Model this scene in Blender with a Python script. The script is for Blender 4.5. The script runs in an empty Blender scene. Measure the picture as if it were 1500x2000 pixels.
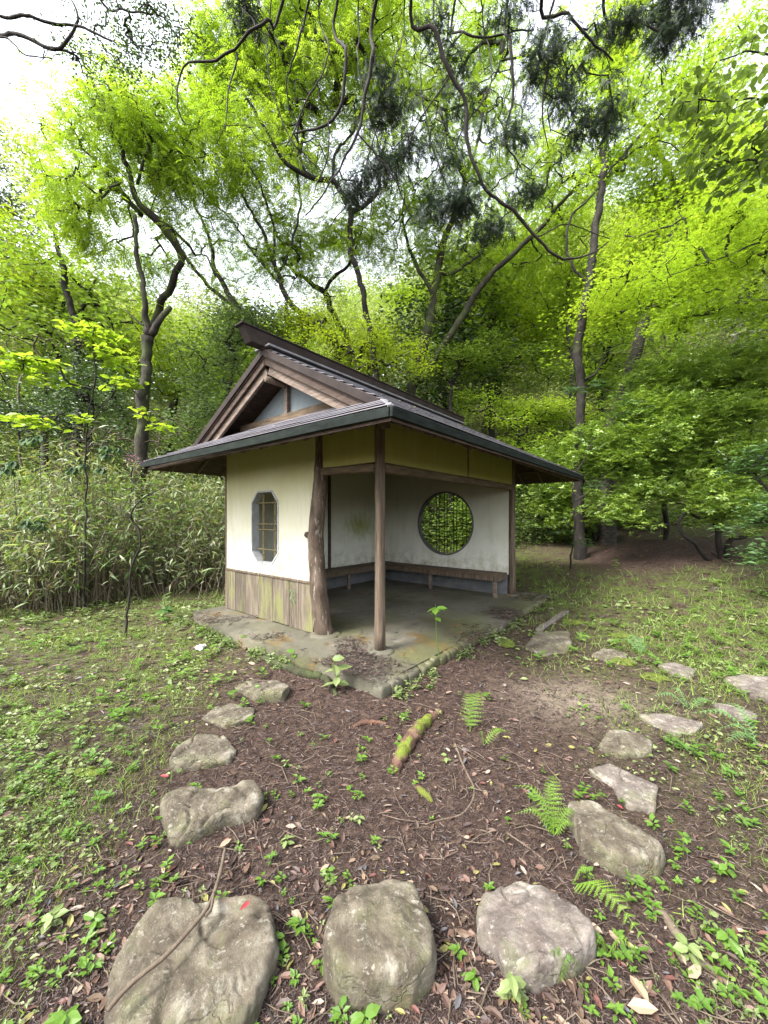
import bpy, bmesh, math
import numpy as np
from mathutils import Vector, Matrix, noise as mnoise

RAD = math.radians
rng = np.random.default_rng(7)
S = bpy.context.scene

# ---------------------------------------------------------------- camera
F_PX, CX, HY, EYE = 745.0, 750.0, 1010.0, 1.57
cam_d = bpy.data.cameras.new('camera')
cam_d.sensor_fit = 'VERTICAL'
cam_d.sensor_height = 36.0
cam_d.lens = F_PX / 2000 * 36
cam_d.shift_y = 10 / 2000
cam_d.clip_start = 0.05
cam_d.clip_end = 600
cam = bpy.data.objects.new('camera', cam_d)
cam.location = (0, 0, EYE)
cam.rotation_euler = (RAD(90), 0, 0)
S.collection.objects.link(cam)
S.camera = cam

# ---------------------------------------------------------------- world, overcast daylight
world = bpy.data.worlds.new('World')
S.world = world
world.use_nodes = True
wn = world.node_tree
wn.nodes.clear()
SUN_EL, SUN_ROT = RAD(52), RAD(-125)
sky = wn.nodes.new('ShaderNodeTexSky')
sky.sky_type = 'NISHITA'
sky.sun_disc = False
sky.sun_elevation = SUN_EL
sky.sun_rotation = SUN_ROT
sky.air_density = 1.0
sky.dust_density = 4.0
hs = wn.nodes.new('ShaderNodeHueSaturation')
hs.inputs['Saturation'].default_value = 0.28
hs.inputs['Value'].default_value = 1.0
bg = wn.nodes.new('ShaderNodeBackground')
bg.inputs['Strength'].default_value = 0.15
wo = wn.nodes.new('ShaderNodeOutputWorld')
wn.links.new(sky.outputs[0], hs.inputs['Color'])
wn.links.new(hs.outputs[0], bg.inputs['Color'])
wn.links.new(bg.outputs[0], wo.inputs[0])

sun_d = bpy.data.lights.new('sun', 'SUN')
sun_d.energy = 1.5
sun_d.angle = RAD(14)
sun_d.color = (1.0, 0.97, 0.9)
sun = bpy.data.objects.new('sun', sun_d)
# direction towards the sun: behind the camera's left, high
sd = Vector((math.cos(SUN_EL) * math.sin(SUN_ROT), math.cos(SUN_EL) * math.cos(SUN_ROT), math.sin(SUN_EL)))
sun.rotation_euler = sd.to_track_quat('Z', 'Y').to_euler()
sun.location = (-5, -5, 20)
S.collection.objects.link(sun)

S.view_settings.view_transform = 'Standard'
S.view_settings.look = 'None'
S.view_settings.exposure = 2.5
S.view_settings.gamma = 1.0
S.view_settings.use_curve_mapping = False
S.render.engine = 'CYCLES'
S.cycles.use_denoising = True
S.cycles.denoising_input_passes = 'RGB_ALBEDO_NORMAL'
S.cycles.denoising_prefilter = 'ACCURATE'
S.cycles.sample_clamp_indirect = 6
S.cycles.use_adaptive_sampling = False
S.cycles.max_bounces = 9
S.cycles.diffuse_bounces = 6
S.cycles.glossy_bounces = 2
S.cycles.transmission_bounces = 4
S.cycles.transparent_max_bounces = 4
S.cycles.caustics_reflective = False
S.cycles.caustics_refractive = False

# ---------------------------------------------------------------- helpers
def at(px, py, Y):
    return np.array([(px - CX) / F_PX * Y, Y, EYE - (py - HY) / F_PX * Y])

def gnd(px, py, z=0.0):
    Y = (EYE - z) * F_PX / (py - HY)
    return np.array([(px - CX) / F_PX * Y, Y, z])

def sstep(a, b, x):
    t = np.clip((x - a) / (b - a), 0, 1)
    return t * t * (3 - 2 * t)

def terr(x, y):
    x = np.asarray(x, float); y = np.asarray(y, float)
    t = 0.8 * x + 0.35 * (y - 5) - 3.2
    right = 0.174 * (np.sqrt(t * t + 0.3) + t) / 2
    right = np.minimum(right, 7)
    t2 = y - 12.5
    slope = np.clip(0.55 + 0.014 * x, 0.42, 0.9)
    back = slope * (np.sqrt(t2 * t2 + 4) + t2) / 2
    back = 30 * np.tanh(back / 30)
    t3 = -x - 10
    left = 0.25 * (np.sqrt(t3 * t3 + 1) + t3) / 2
    left = np.minimum(left, 6)
    fade = sstep(1.5, 5, y) 
    return (right + left) * (0.3 + 0.7 * fade) + back * sstep(5, 9, y) * 1.0 - 0.08 * 0 - 0.03

def hook(o, parent=None):
    S.collection.objects.link(o)
    if parent is not None:
        o.parent = parent
    return o

def tag(o, label=None, cat=None, group=None, kind=None):
    if label: o['label'] = label
    if cat: o['category'] = cat
    if group: o['group'] = group
    if kind: o['kind'] = kind
    return o

def empty(name, loc, label, cat, group=None, rz=0.0):
    o = bpy.data.objects.new(name, None)
    o.empty_display_size = 0.1
    o.location = tuple(float(v) for v in loc)
    o.rotation_euler = (0, 0, rz)
    S.collection.objects.link(o)
    return tag(o, label, cat, group)

def tri_mesh(name, V, F, mat, smooth=False, mats=None, midx=None):
    V = np.ascontiguousarray(V, dtype=np.float32).reshape(-1, 3)
    F = np.ascontiguousarray(F, dtype=np.int32)
    k = F.shape[1]
    me = bpy.data.meshes.new(name)
    me.vertices.add(len(V)); me.vertices.foreach_set('co', V.ravel())
    me.loops.add(F.size); me.loops.foreach_set('vertex_index', F.ravel())
    me.polygons.add(len(F))
    me.polygons.foreach_set('loop_start', np.arange(0, F.size, k, dtype=np.int32))
    me.polygons.foreach_set('loop_total', np.full(len(F), k, dtype=np.int32))
    me.polygons.foreach_set('use_smooth', np.full(len(F), smooth, dtype=bool))
    for m in (mats or [mat]): me.materials.append(m)
    if midx is not None: me.polygons.foreach_set('material_index', np.asarray(midx, dtype=np.int32))
    me.update(calc_edges=True)
    return me

def ob(name, me, parent=None, loc=None):
    o = bpy.data.objects.new(name, me)
    if loc is not None: o.location = tuple(float(v) for v in loc)
    return hook(o, parent)

def nrm(v):
    v = np.asarray(v, float)
    return v / np.maximum(np.linalg.norm(v, axis=-1, keepdims=True), 1e-9)

def inst(tv, tf, P, X, N, s):
    """copies of a template (tv verts, tf tris) at P, x axis X, normal N, scale s -> V, F"""
    n = len(P)
    X = nrm(X); N = N - (N * X).sum(1, keepdims=True) * X; N = nrm(N)
    Y = np.cross(N, X)
    s = np.broadcast_to(np.asarray(s, float).reshape(-1, 1, 1) if np.ndim(s) else np.full((1, 1, 1), s), (n, 1, 1))
    tv = np.asarray(tv, float)
    V = (tv[None, :, 0:1] * X[:, None, :] + tv[None, :, 1:2] * Y[:, None, :] + tv[None, :, 2:3] * N[:, None, :]) * s + P[:, None, :]
    F = np.asarray(tf)[None] + (np.arange(n) * len(tv))[:, None, None]
    return V.reshape(-1, 3), F.reshape(-1, len(tf[0]))

class Acc:
    def __init__(s): s.V = []; s.F = []; s.n = 0
    def add(s, V, F):
        V = np.asarray(V, float).reshape(-1, 3); s.V.append(V); s.F.append(np.asarray(F) + s.n); s.n += len(V)
    def mesh(s, name, mat, off=None, smooth=False):
        V = np.concatenate(s.V); F = np.concatenate(s.F)
        if off is not None: V = V - np.asarray(off)
        return tri_mesh(name, V, F, mat, smooth)

# ---- leaf templates (length 1 along x)
L4V = [(0, 0, 0), (.45, .22, .06), (1, 0, -.05), (.45, -.22, .06)]
L4F = [(0, 2, 1), (0, 3, 2)]
LNV = [(0, 0, 0), (.35, .07, .02), (1, 0, -.18), (.35, -.07, .02)]      # lance
OVV = [(0, 0, 0), (.22, .24, .05), (.6, .27, .04), (1, 0, -.1), (.6, -.27, .04), (.22, -.24, .05), (.5, 0, -.02)]
OVF = [(6, 1, 0), (6, 2, 1), (6, 3, 2), (6, 4, 3), (6, 5, 4), (6, 0, 5)]

def star_tpl():
    V = [(0.35, 0, 0)]; F = []
    ang = [-150, -75, 0, 75, 150]; ln = [.45, .62, .7, .62, .45]
    for i, a in enumerate(ang):
        a = RAD(a)
        V.append((.35 + ln[i] * math.cos(a), ln[i] * math.sin(a), -.08))
    V2 = []
    for i in range(4):
        a = RAD((ang[i] + ang[i + 1]) / 2)
        V2.append((.35 + .2 * math.cos(a), .2 * math.sin(a), 0.03))
    V += V2
    # lobes: center, notch before, tip, notch after
    for i in range(5):
        nb = 6 + i - 1 if i > 0 else None; na = 6 + i if i < 4 else None
        if nb: F.append((0, nb, 1 + i))
        if na: F.append((0, 1 + i, na))
    return V, F
STV, STF = star_tpl()

def frond_tpl(pairs=5, ll=.3, w=.105, droop=.35, taper=True):
    V = []; F = []
    def leaf(bx, bz, ang, l):
        n = len(V); c, s_ = math.cos(ang), math.sin(ang)
        for (x, y, z) in [(0, 0, 0), (.45 * l, w / 2, 0.01), (l, 0, -.25 * l), (.45 * l, -w / 2, 0.01)]:
            V.append((bx + c * x - s_ * y, s_ * x + c * y, bz + z))
        F.extend([(n, n + 2, n + 1), (n, n + 3, n + 2)])
    for i in range(pairs):
        t = (i + 1) / (pairs + .6)
        k = (1 - .45 * abs(t - .45) * 2) if taper else (1 - t * .8)
        z = -droop * t * t
        leaf(t, z, RAD(62), ll * k); leaf(t, z, RAD(-62), ll * k)
    leaf(.97, -droop, 0, ll * .8)
    return V, F
FRV, FRF = frond_tpl()

def rosette_tpl(n=6, w=.34, up=.25):
    V = []; F = []
    for i in range(n):
        a = 2 * math.pi * i / n + .3 * (i % 2)
        c, s_ = math.cos(a), math.sin(a); k = len(V)
        l = 1 - .2 * (i % 3 == 0)
        for (x, y, z) in [(0.05, 0, 0), (.5, w / 2, up * .5), (l, 0, up * .35), (.5, -w / 2, up * .5)]:
            V.append((c * x - s_ * y, s_ * x + c * y, z))
        F += [(k, k + 2, k + 1), (k, k + 3, k + 2)]
    return V, F
ROV, ROF = rosette_tpl()

def spray_tpl(n=9):
    V = []; F = []
    r = np.random.default_rng(3)
    for i in range(n):
        a = RAD(r.uniform(-50, 50)); x0 = r.uniform(0, .6); k = len(V); l = r.uniform(.3, .5)
        c, s_ = math.cos(a), math.sin(a); z = r.uniform(-.15, .1)
        w = .05
        for (x, y) in [(0, -w / 2), (0, w / 2), (l, 0)]:
            V.append((x0 + c * x - s_ * y, s_ * x + c * y + (r.uniform(-.06, .06) if False else 0), z * x0 - .1 * (x0 + x) ** 2))
        F.append((k, k + 2, k + 1))
    k = len(V); V += [(0, -.015, 0), (0, .015, 0), (1, 0, -.1)]; F.append((k, k + 2, k + 1))
    return V, F
SPV, SPF = spray_tpl()

# ---- tubes
def catmull(P, step):
    P = np.asarray(P, float)
    if len(P) < 3:
        n = max(2, int(np.linalg.norm(P[-1, :3] - P[0, :3]) / step) + 1)
        t = np.linspace(0, 1, n)[:, None]
        return P[0] * (1 - t) + P[-1] * t
    Q = np.vstack([2 * P[0] - P[1], P, 2 * P[-1] - P[-2]])
    out = []
    for i in range(1, len(Q) - 2):
        p0, p1, p2, p3 = Q[i - 1], Q[i], Q[i + 1], Q[i + 2]
        n = max(1, int(np.linalg.norm(p2[:3] - p1[:3]) / step))
        for k in range(n):
            t = k / n
            out.append(.5 * ((2 * p1) + (-p0 + p2) * t + (2 * p0 - 5 * p1 + 4 * p2 - p3) * t * t + (-p0 + 3 * p1 - 3 * p2 + p3) * t ** 3))
    out.append(P[-1])
    return np.array(out)

def tube(P, R, ns=8, wob=0.0, seed=0):
    """P (n,3), R (n) -> V,F tris with closed ends"""
    n = len(P); r = np.random.default_rng(seed)
    T = np.gradient(P, axis=0); T = nrm(T)
    up = np.array([0.0, 0, 1]) if abs(T[0, 2]) < .9 else np.array([1.0, 0, 0])
    U = np.zeros_like(P); u = nrm(np.cross(up, T[0]))
    for i in range(n):
        u = u - T[i] * np.dot(u, T[i]); u = u / max(np.linalg.norm(u), 1e-9); U[i] = u
    W = np.cross(T, U)
    a = np.arange(ns) * 2 * np.pi / ns
    rr = np.asarray(R, float)[:, None] * (1 + (wob * r.normal(size=(n, ns)) if wob else 0))
    V = P[:, None, :] + rr[:, :, None] * (np.cos(a)[None, :, None] * U[:, None, :] + np.sin(a)[None, :, None] * W[:, None, :])
    V = V.reshape(-1, 3)
    i, j = np.meshgrid(np.arange(n - 1), np.arange(ns), indexing='ij')
    a0 = i * ns + j; a1 = i * ns + (j + 1) % ns; b0 = a0 + ns; b1 = a1 + ns
    F = np.concatenate([np.stack([a0, a1, b1], -1).reshape(-1, 3), np.stack([a0, b1, b0], -1).reshape(-1, 3)])
    c0 = len(V); V = np.vstack([V, P[0], P[-1]])
    j = np.arange(ns)
    F = np.vstack([F, np.stack([np.full(ns, c0), (j + 1) % ns, j], -1),
                   np.stack([np.full(ns, c0 + 1), (n - 1) * ns + j, (n - 1) * ns + (j + 1) % ns], -1)])
    return V, F

def frusta(P0, P1, R0, R1, ns=4):
    T = nrm(P1 - P0)
    h = np.where(np.abs(T[:, 2:3]) < .9, np.array([[0., 0, 1]]), np.array([[1., 0, 0]]))
    U = nrm(np.cross(h, T)); W = np.cross(T, U)
    a = np.arange(ns) * 2 * np.pi / ns
    D = np.cos(a)[None, :, None] * U[:, None] + np.sin(a)[None, :, None] * W[:, None]
    V = np.concatenate([P0[:, None] + R0[:, None, None] * D, P1[:, None] + R1[:, None, None] * D], 1)
    F = []
    for j in range(ns):
        k = (j + 1) % ns
        F += [(j, k, ns + k), (j, ns + k, ns + j)]
    F = np.array(F)[None] + (np.arange(len(P0)) * 2 * ns)[:, None, None]
    return V.reshape(-1, 3), F.reshape(-1, 3)

# ---------------------------------------------------------------- materials
def mat_new(name):
    m = bpy.data.materials.new(name); m.use_nodes = True
    nt = m.node_tree; nt.nodes.clear()
    out = nt.nodes.new('ShaderNodeOutputMaterial')
    return m, nt, out

def nd(nt, typ, **kw):
    n = nt.nodes.new(typ)
    for k, v in kw.items():
        if k.startswith('_'): setattr(n, k[1:], v)
        else: n.inputs[k.replace('__', ' ')].default_value = v
    return n

def ramp(nt, stops, interp='LINEAR'):
    r = nt.nodes.new('ShaderNodeValToRGB'); cr = r.color_ramp; cr.interpolation = interp
    while len(cr.elements) > 1: cr.elements.remove(cr.elements[-1])
    cr.elements[0].position = stops[0][0]; cr.elements[0].color = (*stops[0][1], 1)
    for p, c in stops[1:]:
        e = cr.elements.new(p); e.color = (*c, 1)
    return r

def noise_n(nt, scale, detail=4, rough=.55, vec=None, dist=0.0, stretch=None):
    n = nt.nodes.new('ShaderNodeTexNoise')
    n.inputs['Scale'].default_value = scale; n.inputs['Detail'].default_value = detail
    n.inputs['Roughness'].default_value = rough; n.inputs['Distortion'].default_value = dist
    tc = nt.nodes.new('ShaderNodeTexCoord'); src = tc.outputs['Object']
    if stretch:
        mp = nt.nodes.new('ShaderNodeMapping'); mp.inputs['Scale'].default_value = stretch
        nt.links.new(src, mp.inputs['Vector']); src = mp.outputs[0]
    nt.links.new(src, n.inputs['Vector'])
    return n

def mix(nt, fac, a, b, mode='MIX'):
    m = nt.nodes.new('ShaderNodeMix'); m.data_type = 'RGBA'; m.blend_type = mode
    for i, v in ((0, fac), (6, a), (7, b)):
        if isinstance(v, (int, float)): m.inputs[i].default_value = v
        elif isinstance(v, tuple): m.inputs[i].default_value = (*v, 1)
        else: nt.links.new(v, m.inputs[i])
    return m.outputs[2]

def bump(nt, h, strength=.4, dist=.02):
    b = nt.nodes.new('ShaderNodeBump'); b.inputs['Strength'].default_value = strength
    b.inputs['Distance'].default_value = dist
    nt.links.new(h, b.inputs['Height']); return b.outputs[0]

def leaf_mat(name, cols, transl=.45, rough=.45, tcol=None, spec=.35, nscale=.6):
    m, nt, out = mat_new(name)
    geo = nt.nodes.new('ShaderNodeNewGeometry')
    st = [(i / max(1, len(cols) - 1), c) for i, c in enumerate(cols)]
    r = ramp(nt, st)
    nz = noise_n(nt, nscale, 2)
    mm = nt.nodes.new('ShaderNodeMath'); mm.operation = 'MULTIPLY_ADD'
    mm.inputs[1].default_value = .55; nt.links.new(geo.outputs['Random Per Island'], mm.inputs[0])
    m2 = nt.nodes.new('ShaderNodeMath'); m2.operation = 'MULTIPLY_ADD'; m2.inputs[1].default_value = 1.5; m2.inputs[2].default_value = -.5
    nt.links.new(nz.outputs['Fac'], m2.inputs[0]); nt.links.new(m2.outputs[0], mm.inputs[2])
    nt.links.new(mm.outputs[0], r.inputs[0])
    p = nd(nt, 'ShaderNodeBsdfPrincipled', Roughness=rough)
    p.inputs['Specular IOR Level'].default_value = spec
    nt.links.new(r.outputs[0], p.inputs['Base Color'])
    t = nt.nodes.new('ShaderNodeBsdfTranslucent')
    tc = mix(nt, 1.0, r.outputs[0], tcol or (1.28, 1.32, .55), 'MULTIPLY')
    nt.links.new(tc, t.inputs['Color'])
    ms = nt.nodes.new('ShaderNodeMixShader'); ms.inputs[0].default_value = transl
    nt.links.new(p.outputs[0], ms.inputs[1]); nt.links.new(t.outputs[0], ms.inputs[2])
    nt.links.new(ms.outputs[0], out.inputs[0])
    return m

def rough_mat(name, stops, scale=6, detail=6, rough=.85, bstr=.5, bdist=.02, stretch=None, extra=None, spec=.3, bscale=None, dist=0.0):
    m, nt, out = mat_new(name)
    n = noise_n(nt, scale, detail, .6, stretch=stretch, dist=dist)
    r = ramp(nt, stops); nt.links.new(n.outputs['Fac'], r.inputs[0])
    col = r.outputs[0]
    if extra:
        for (sc, lo, hi, c, amt, st) in extra:
            n2 = noise_n(nt, sc, 5, .6, stretch=st)
            r2 = ramp(nt, [(lo, (0, 0, 0)), (hi, (amt, amt, amt))]); nt.links.new(n2.outputs['Fac'], r2.inputs[0])
            col = mix(nt, r2.outputs[0], col, c)
    p = nd(nt, 'ShaderNodeBsdfPrincipled', Roughness=rough)
    p.inputs['Specular IOR Level'].default_value = spec
    nt.links.new(col, p.inputs['Base Color'])
    nb = noise_n(nt, bscale or scale * 4, 8, .65, stretch=stretch)
    nt.links.new(bump(nt, nb.outputs['Fac'], bstr, bdist), p.inputs['Normal'])
    nt.links.new(p.outputs[0], out.inputs[0])
    return m

M = {}
def stone_mat(name, stops, moss, pale, lich=.6):
    m, nt, out = mat_new(name)
    n = noise_n(nt, 5, 10, .7, dist=.4); r = ramp(nt, stops); nt.links.new(n.outputs['Fac'], r.inputs[0]); col = r.outputs[0]
    for sc, lo, hi, c, amt in ((2.4, .48, .62, moss, .75), (8, .57, .66, pale, .45), (26, .59, .65, pale, .5), (70, .60, .66, pale, .4), (4.1, .56, .68, (.13, .075, .055), .5), (60, .60, .70, (.03, .028, .022), .6), (13, .58, .66, (.05, .048, .035), .55)):
        n2 = noise_n(nt, sc, 7, .7, dist=.3); r2 = ramp(nt, [(lo, (0, 0, 0)), (hi, (amt, amt, amt))]); nt.links.new(n2.outputs['Fac'], r2.inputs[0]); col = mix(nt, r2.outputs[0], col, c)
    p = nd(nt, 'ShaderNodeBsdfPrincipled', Roughness=.85); p.inputs['Specular IOR Level'].default_value = .25
    tc = nt.nodes.new('ShaderNodeTexCoord'); nw = noise_n(nt, 4, 4, .6)
    ad = nt.nodes.new('ShaderNodeVectorMath'); ad.operation = 'MULTIPLY_ADD'; ad.inputs[1].default_value = (.5, .5, .5); nt.links.new(nw.outputs['Color'], ad.inputs[0]); nt.links.new(tc.outputs['Object'], ad.inputs[2])
    v = nt.nodes.new('ShaderNodeTexVoronoi'); v.feature = 'DISTANCE_TO_EDGE'; v.inputs['Scale'].default_value = 3.2; nt.links.new(ad.outputs[0], v.inputs['Vector'])
    rc = ramp(nt, [(0, (0, 0, 0)), (.018, (1, 1, 1))]); nt.links.new(v.outputs['Distance'], rc.inputs[0])
    nm_ = noise_n(nt, 1.7, 3); rm = ramp(nt, [(.5, (1, 1, 1)), (.58, (0, 0, 0))]); nt.links.new(nm_.outputs['Fac'], rm.inputs[0])
    crack = mix(nt, 1.0, rc.outputs[0], rm.outputs[0], 'LIGHTEN')
    col = mix(nt, 1.0, col, mix(nt, .3, (1., 1., 1.), crack), 'MULTIPLY')
    nt.links.new(col, p.inputs['Base Color'])
    nb = noise_n(nt, 38, 10, .75); nb2 = noise_n(nt, 9, 8, .65)
    h = mix(nt, .45, nb2.outputs['Fac'], nb.outputs['Fac']); h = mix(nt, .25, h, crack, 'MULTIPLY')
    nt.links.new(bump(nt, h, .9, .03), p.inputs['Normal']); nt.links.new(p.outputs[0], out.inputs[0]); return m
M['stone'] = stone_mat('boulder_stone', [(.33, (0.0304, 0.024, 0.0168)), (.45, (0.068, 0.056, 0.04)), (.55, (0.116, 0.1, 0.0744)), (.68, (0.184, 0.164, 0.132))], (.075, .082, .03), (.30, .285, .24))
M['stone_flat'] = stone_mat('flat_stone', [(.33, (0.056, 0.0432, 0.036)), (.45, (0.1, 0.0824, 0.072)), (.55, (0.148, 0.1264, 0.1104)), (.68, (0.216, 0.1904, 0.1696))], (.09, .10, .04), (.36, .34, .30))
M['concrete'] = rough_mat('mossy_concrete', [(.3, (0.04768, 0.04488, 0.03085)), (.5, (0.08976, 0.08303, 0.06171)), (.7, (0.1318, 0.1178, 0.09256))], 2.2, 9, bstr=.5, bdist=.01, bscale=25,
                       extra=[(1.1, .48, .6, (0.0363, 0.03432, 0.01452), .8, None), (2.3, .58, .66, (0.1122, 0.066, 0.01452), .6, None), (.9, .5, .65, (0.0924, 0.099, 0.0363), .5, None), (5, .62, .72, (0.198, 0.1782, 0.1518), .5, None)])
M['mortar'] = rough_mat('grey_mortar', [(.3, (0.063, 0.0665, 0.07)), (.7, (0.119, 0.1225, 0.126))], 5, 6, bstr=.3)
M['wood'] = rough_mat('weathered_wood', [(.3, (.038, .027, .018)), (.5, (.082, .06, .042)), (.7, (.15, .115, .083))], 5, 7, stretch=(6, 6, .5), bstr=.6, bdist=.01, bscale=14)
M['wood_h'] = rough_mat('beam_wood', [(.3, (0.04216, 0.02898, 0.01686)), (.5, (0.07905, 0.05534, 0.03426)), (.7, (0.1212, 0.08696, 0.05534))], 4, 7, stretch=(1.2, 1.2, 7), bstr=.6, bdist=.01, bscale=10)
M['wood_dark'] = rough_mat('dark_wood', [(.3, (.025, .016, .012)), (.6, (.06, .04, .03)), (.8, (.09, .065, .05))], 5, 7, stretch=(1.2, 1.2, 6), bstr=.5, bdist=.01)
M['wood_grey'] = rough_mat('silvered_wood', [(.3, (0.0672, 0.0476, 0.0364)), (.5, (0.1232, 0.0924, 0.0728)), (.72, (0.1904, 0.154, 0.1232))], 4, 7, stretch=(1.2, 1.2, 8), bstr=.6, bdist=.01, bscale=12)
M['bamboo'] = rough_mat('rope_bound_bamboo', [(.35, (0.072, 0.054, 0.027)), (.65, (0.18, 0.15, 0.072))], 40, 3, stretch=(1, 1, 2), bstr=.5, bdist=.004)
M['lattice'] = rough_mat('dark_lattice', [(.3, (.015, .011, .008)), (.7, (.04, .03, .02))], 12, 4)
M['bark_post'] = rough_mat('peeling_bark', [(.3, (0.03039, 0.02099, 0.01326)), (.5, (0.0663, 0.04696, 0.03204)), (.68, (0.116, 0.0884, 0.0663))], 5, 8, stretch=(2, 2, .7), bstr=.9, bdist=.02, bscale=10,
                       extra=[(14, .58, .64, (0.234, 0.2015, 0.169), .8, (1.6, 1.6, .35))])
M['bark'] = rough_mat('dark_bark', [(.3, (0.0048, 0.004, 0.0032)), (.55, (0.0144, 0.0112, 0.0088)), (.75, (0.036, 0.0304, 0.0248))], 5, 7, stretch=(2.5, 2.5, .7), bstr=1, bdist=.03, bscale=9,
                       extra=[(3, .58, .7, (0.03, 0.0375, 0.01), .6, None)])
M['bark_pale'] = rough_mat('pale_bark', [(.3, (0.0144, 0.012, 0.0096)), (.5, (0.036, 0.0312, 0.0256)), (.72, (0.08, 0.0736, 0.064))], 4, 7, stretch=(1.2, 1.2, 3.5), bstr=.7, bdist=.02, bscale=9,
                       extra=[(5, .56, .66, (0.021, 0.021, 0.012), .7, (2, 2, .8))])
M['bark_moss'] = rough_mat('mossy_bark', [(.3, (0.00663, 0.004973, 0.003315)), (.55, (0.01768, 0.01326, 0.00884)), (.75, (0.03868, 0.03204, 0.02431))], 5, 7, stretch=(2.5, 2.5, .7), bstr=.9, bdist=.02, bscale=9,
                       extra=[(2.2, .45, .6, (0.0375, 0.05, 0.0125), .7, None)])
M['twig'] = rough_mat('twig_bark', [(.3, (0.0064, 0.0048, 0.004)), (.7, (0.024, 0.0184, 0.0152))], 8, 4)
M['twig_tan'] = rough_mat('tan_twig', [(.3, (0.0616, 0.044, 0.0308)), (.7, (0.1232, 0.0968, 0.0704))], 9, 4)
M['log'] = rough_mat('red_rotten_wood', [(.3, (0.0297, 0.01485, 0.0099)), (.5, (0.08415, 0.04208, 0.02722)), (.7, (0.1386, 0.0792, 0.05445))], 6, 8, stretch=(1, 1, 1), bstr=1, bdist=.03, bscale=16,
                       extra=[(4, .53, .6, (0.0715, 0.0935, 0.00825), .9, None)])
M['moss'] = rough_mat('green_moss', [(.3, (0.04, 0.056, 0.0064)), (.7, (0.112, 0.144, 0.016))], 30, 6, bstr=1, bdist=.02, bscale=90)
M['fascia'] = rough_mat('green_copper_fascia', [(.3, (.006, .008, .007)), (.7, (.016, .021, .018))], 6, 5, rough=.8, bstr=.15, stretch=(1, 1, 3), spec=.08)
M['ridge'] = rough_mat('brown_metal_ridge', [(.3, (.014, .010, .009)), (.7, (.032, .023, .020))], 4, 4, rough=.7, spec=.15, bstr=.1)
M['flash'] = rough_mat('pale_flashing', [(.3, (0.0975, 0.0975, 0.105)), (.7, (0.1875, 0.1875, 0.1988))], 6, 5, rough=.6, bstr=.1)
M['white'] = rough_mat('white_scrap', [(.3, (.6, .6, .6)), (.7, (.8, .8, .8))], 10, 3)
M['pvc'] = rough_mat('grey_pipe_plastic', [(.3, (.35, .36, .38)), (.7, (.5, .5, .52))], 10, 3, rough=.4, bstr=.1)
M['gable'] = rough_mat('blue_grey_plaster', [(.3, (0.12, 0.144, 0.156)), (.7, (0.168, 0.196, 0.208))], 3, 6, bstr=.15,
                       extra=[(2, .5, .7, (0.088, 0.104, 0.096), .5, None)])
M['gravel_strip'] = rough_mat('pinkish_mortar_strip', [(.3, (0.084, 0.066, 0.06)), (.7, (0.18, 0.156, 0.144))], 20, 6, bstr=.5)

def roof_mat():
    m, nt, out = mat_new('metal_shingle')
    n = noise_n(nt, 1.6, 6, .65)
    geo = nt.nodes.new('ShaderNodeNewGeometry'); oi = nt.nodes.new('ShaderNodeObjectInfo')
    r = ramp(nt, [(.3, (.06, .056, .066)), (.55, (.10, .093, .108)), (.75, (.15, .14, .158))])
    a = nt.nodes.new('ShaderNodeMath'); a.operation = 'MULTIPLY_ADD'; a.inputs[1].default_value = .22; 
    nt.links.new(oi.outputs['Random'], a.inputs[0]); 
    b = nt.nodes.new('ShaderNodeMath'); b.operation = 'ADD'; b.inputs[1].default_value = -.11
    nt.links.new(n.outputs['Fac'], b.inputs[0]); nt.links.new(b.outputs[0], a.inputs[2])
    nt.links.new(a.outputs[0], r.inputs[0])
    n2 = noise_n(nt, 9, 6, .7); r2 = ramp(nt, [(.55, (0, 0, 0)), (.68, (.65, .65, .65))]); nt.links.new(n2.outputs['Fac'], r2.inputs[0])
    col = mix(nt, r2.outputs[0], r.outputs[0], (.15, .115, .10))
    p = nd(nt, 'ShaderNodeBsdfPrincipled', Roughness=.5)
    p.inputs['Specular IOR Level'].default_value = .5
    nt.links.new(col, p.inputs['Base Color'])
    nb = noise_n(nt, 30, 5, .6); nt.links.new(bump(nt, nb.outputs['Fac'], .15, .004), p.inputs['Normal'])
    nt.links.new(p.outputs[0], out.inputs[0]); return m
M['roof'] = roof_mat()

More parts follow.
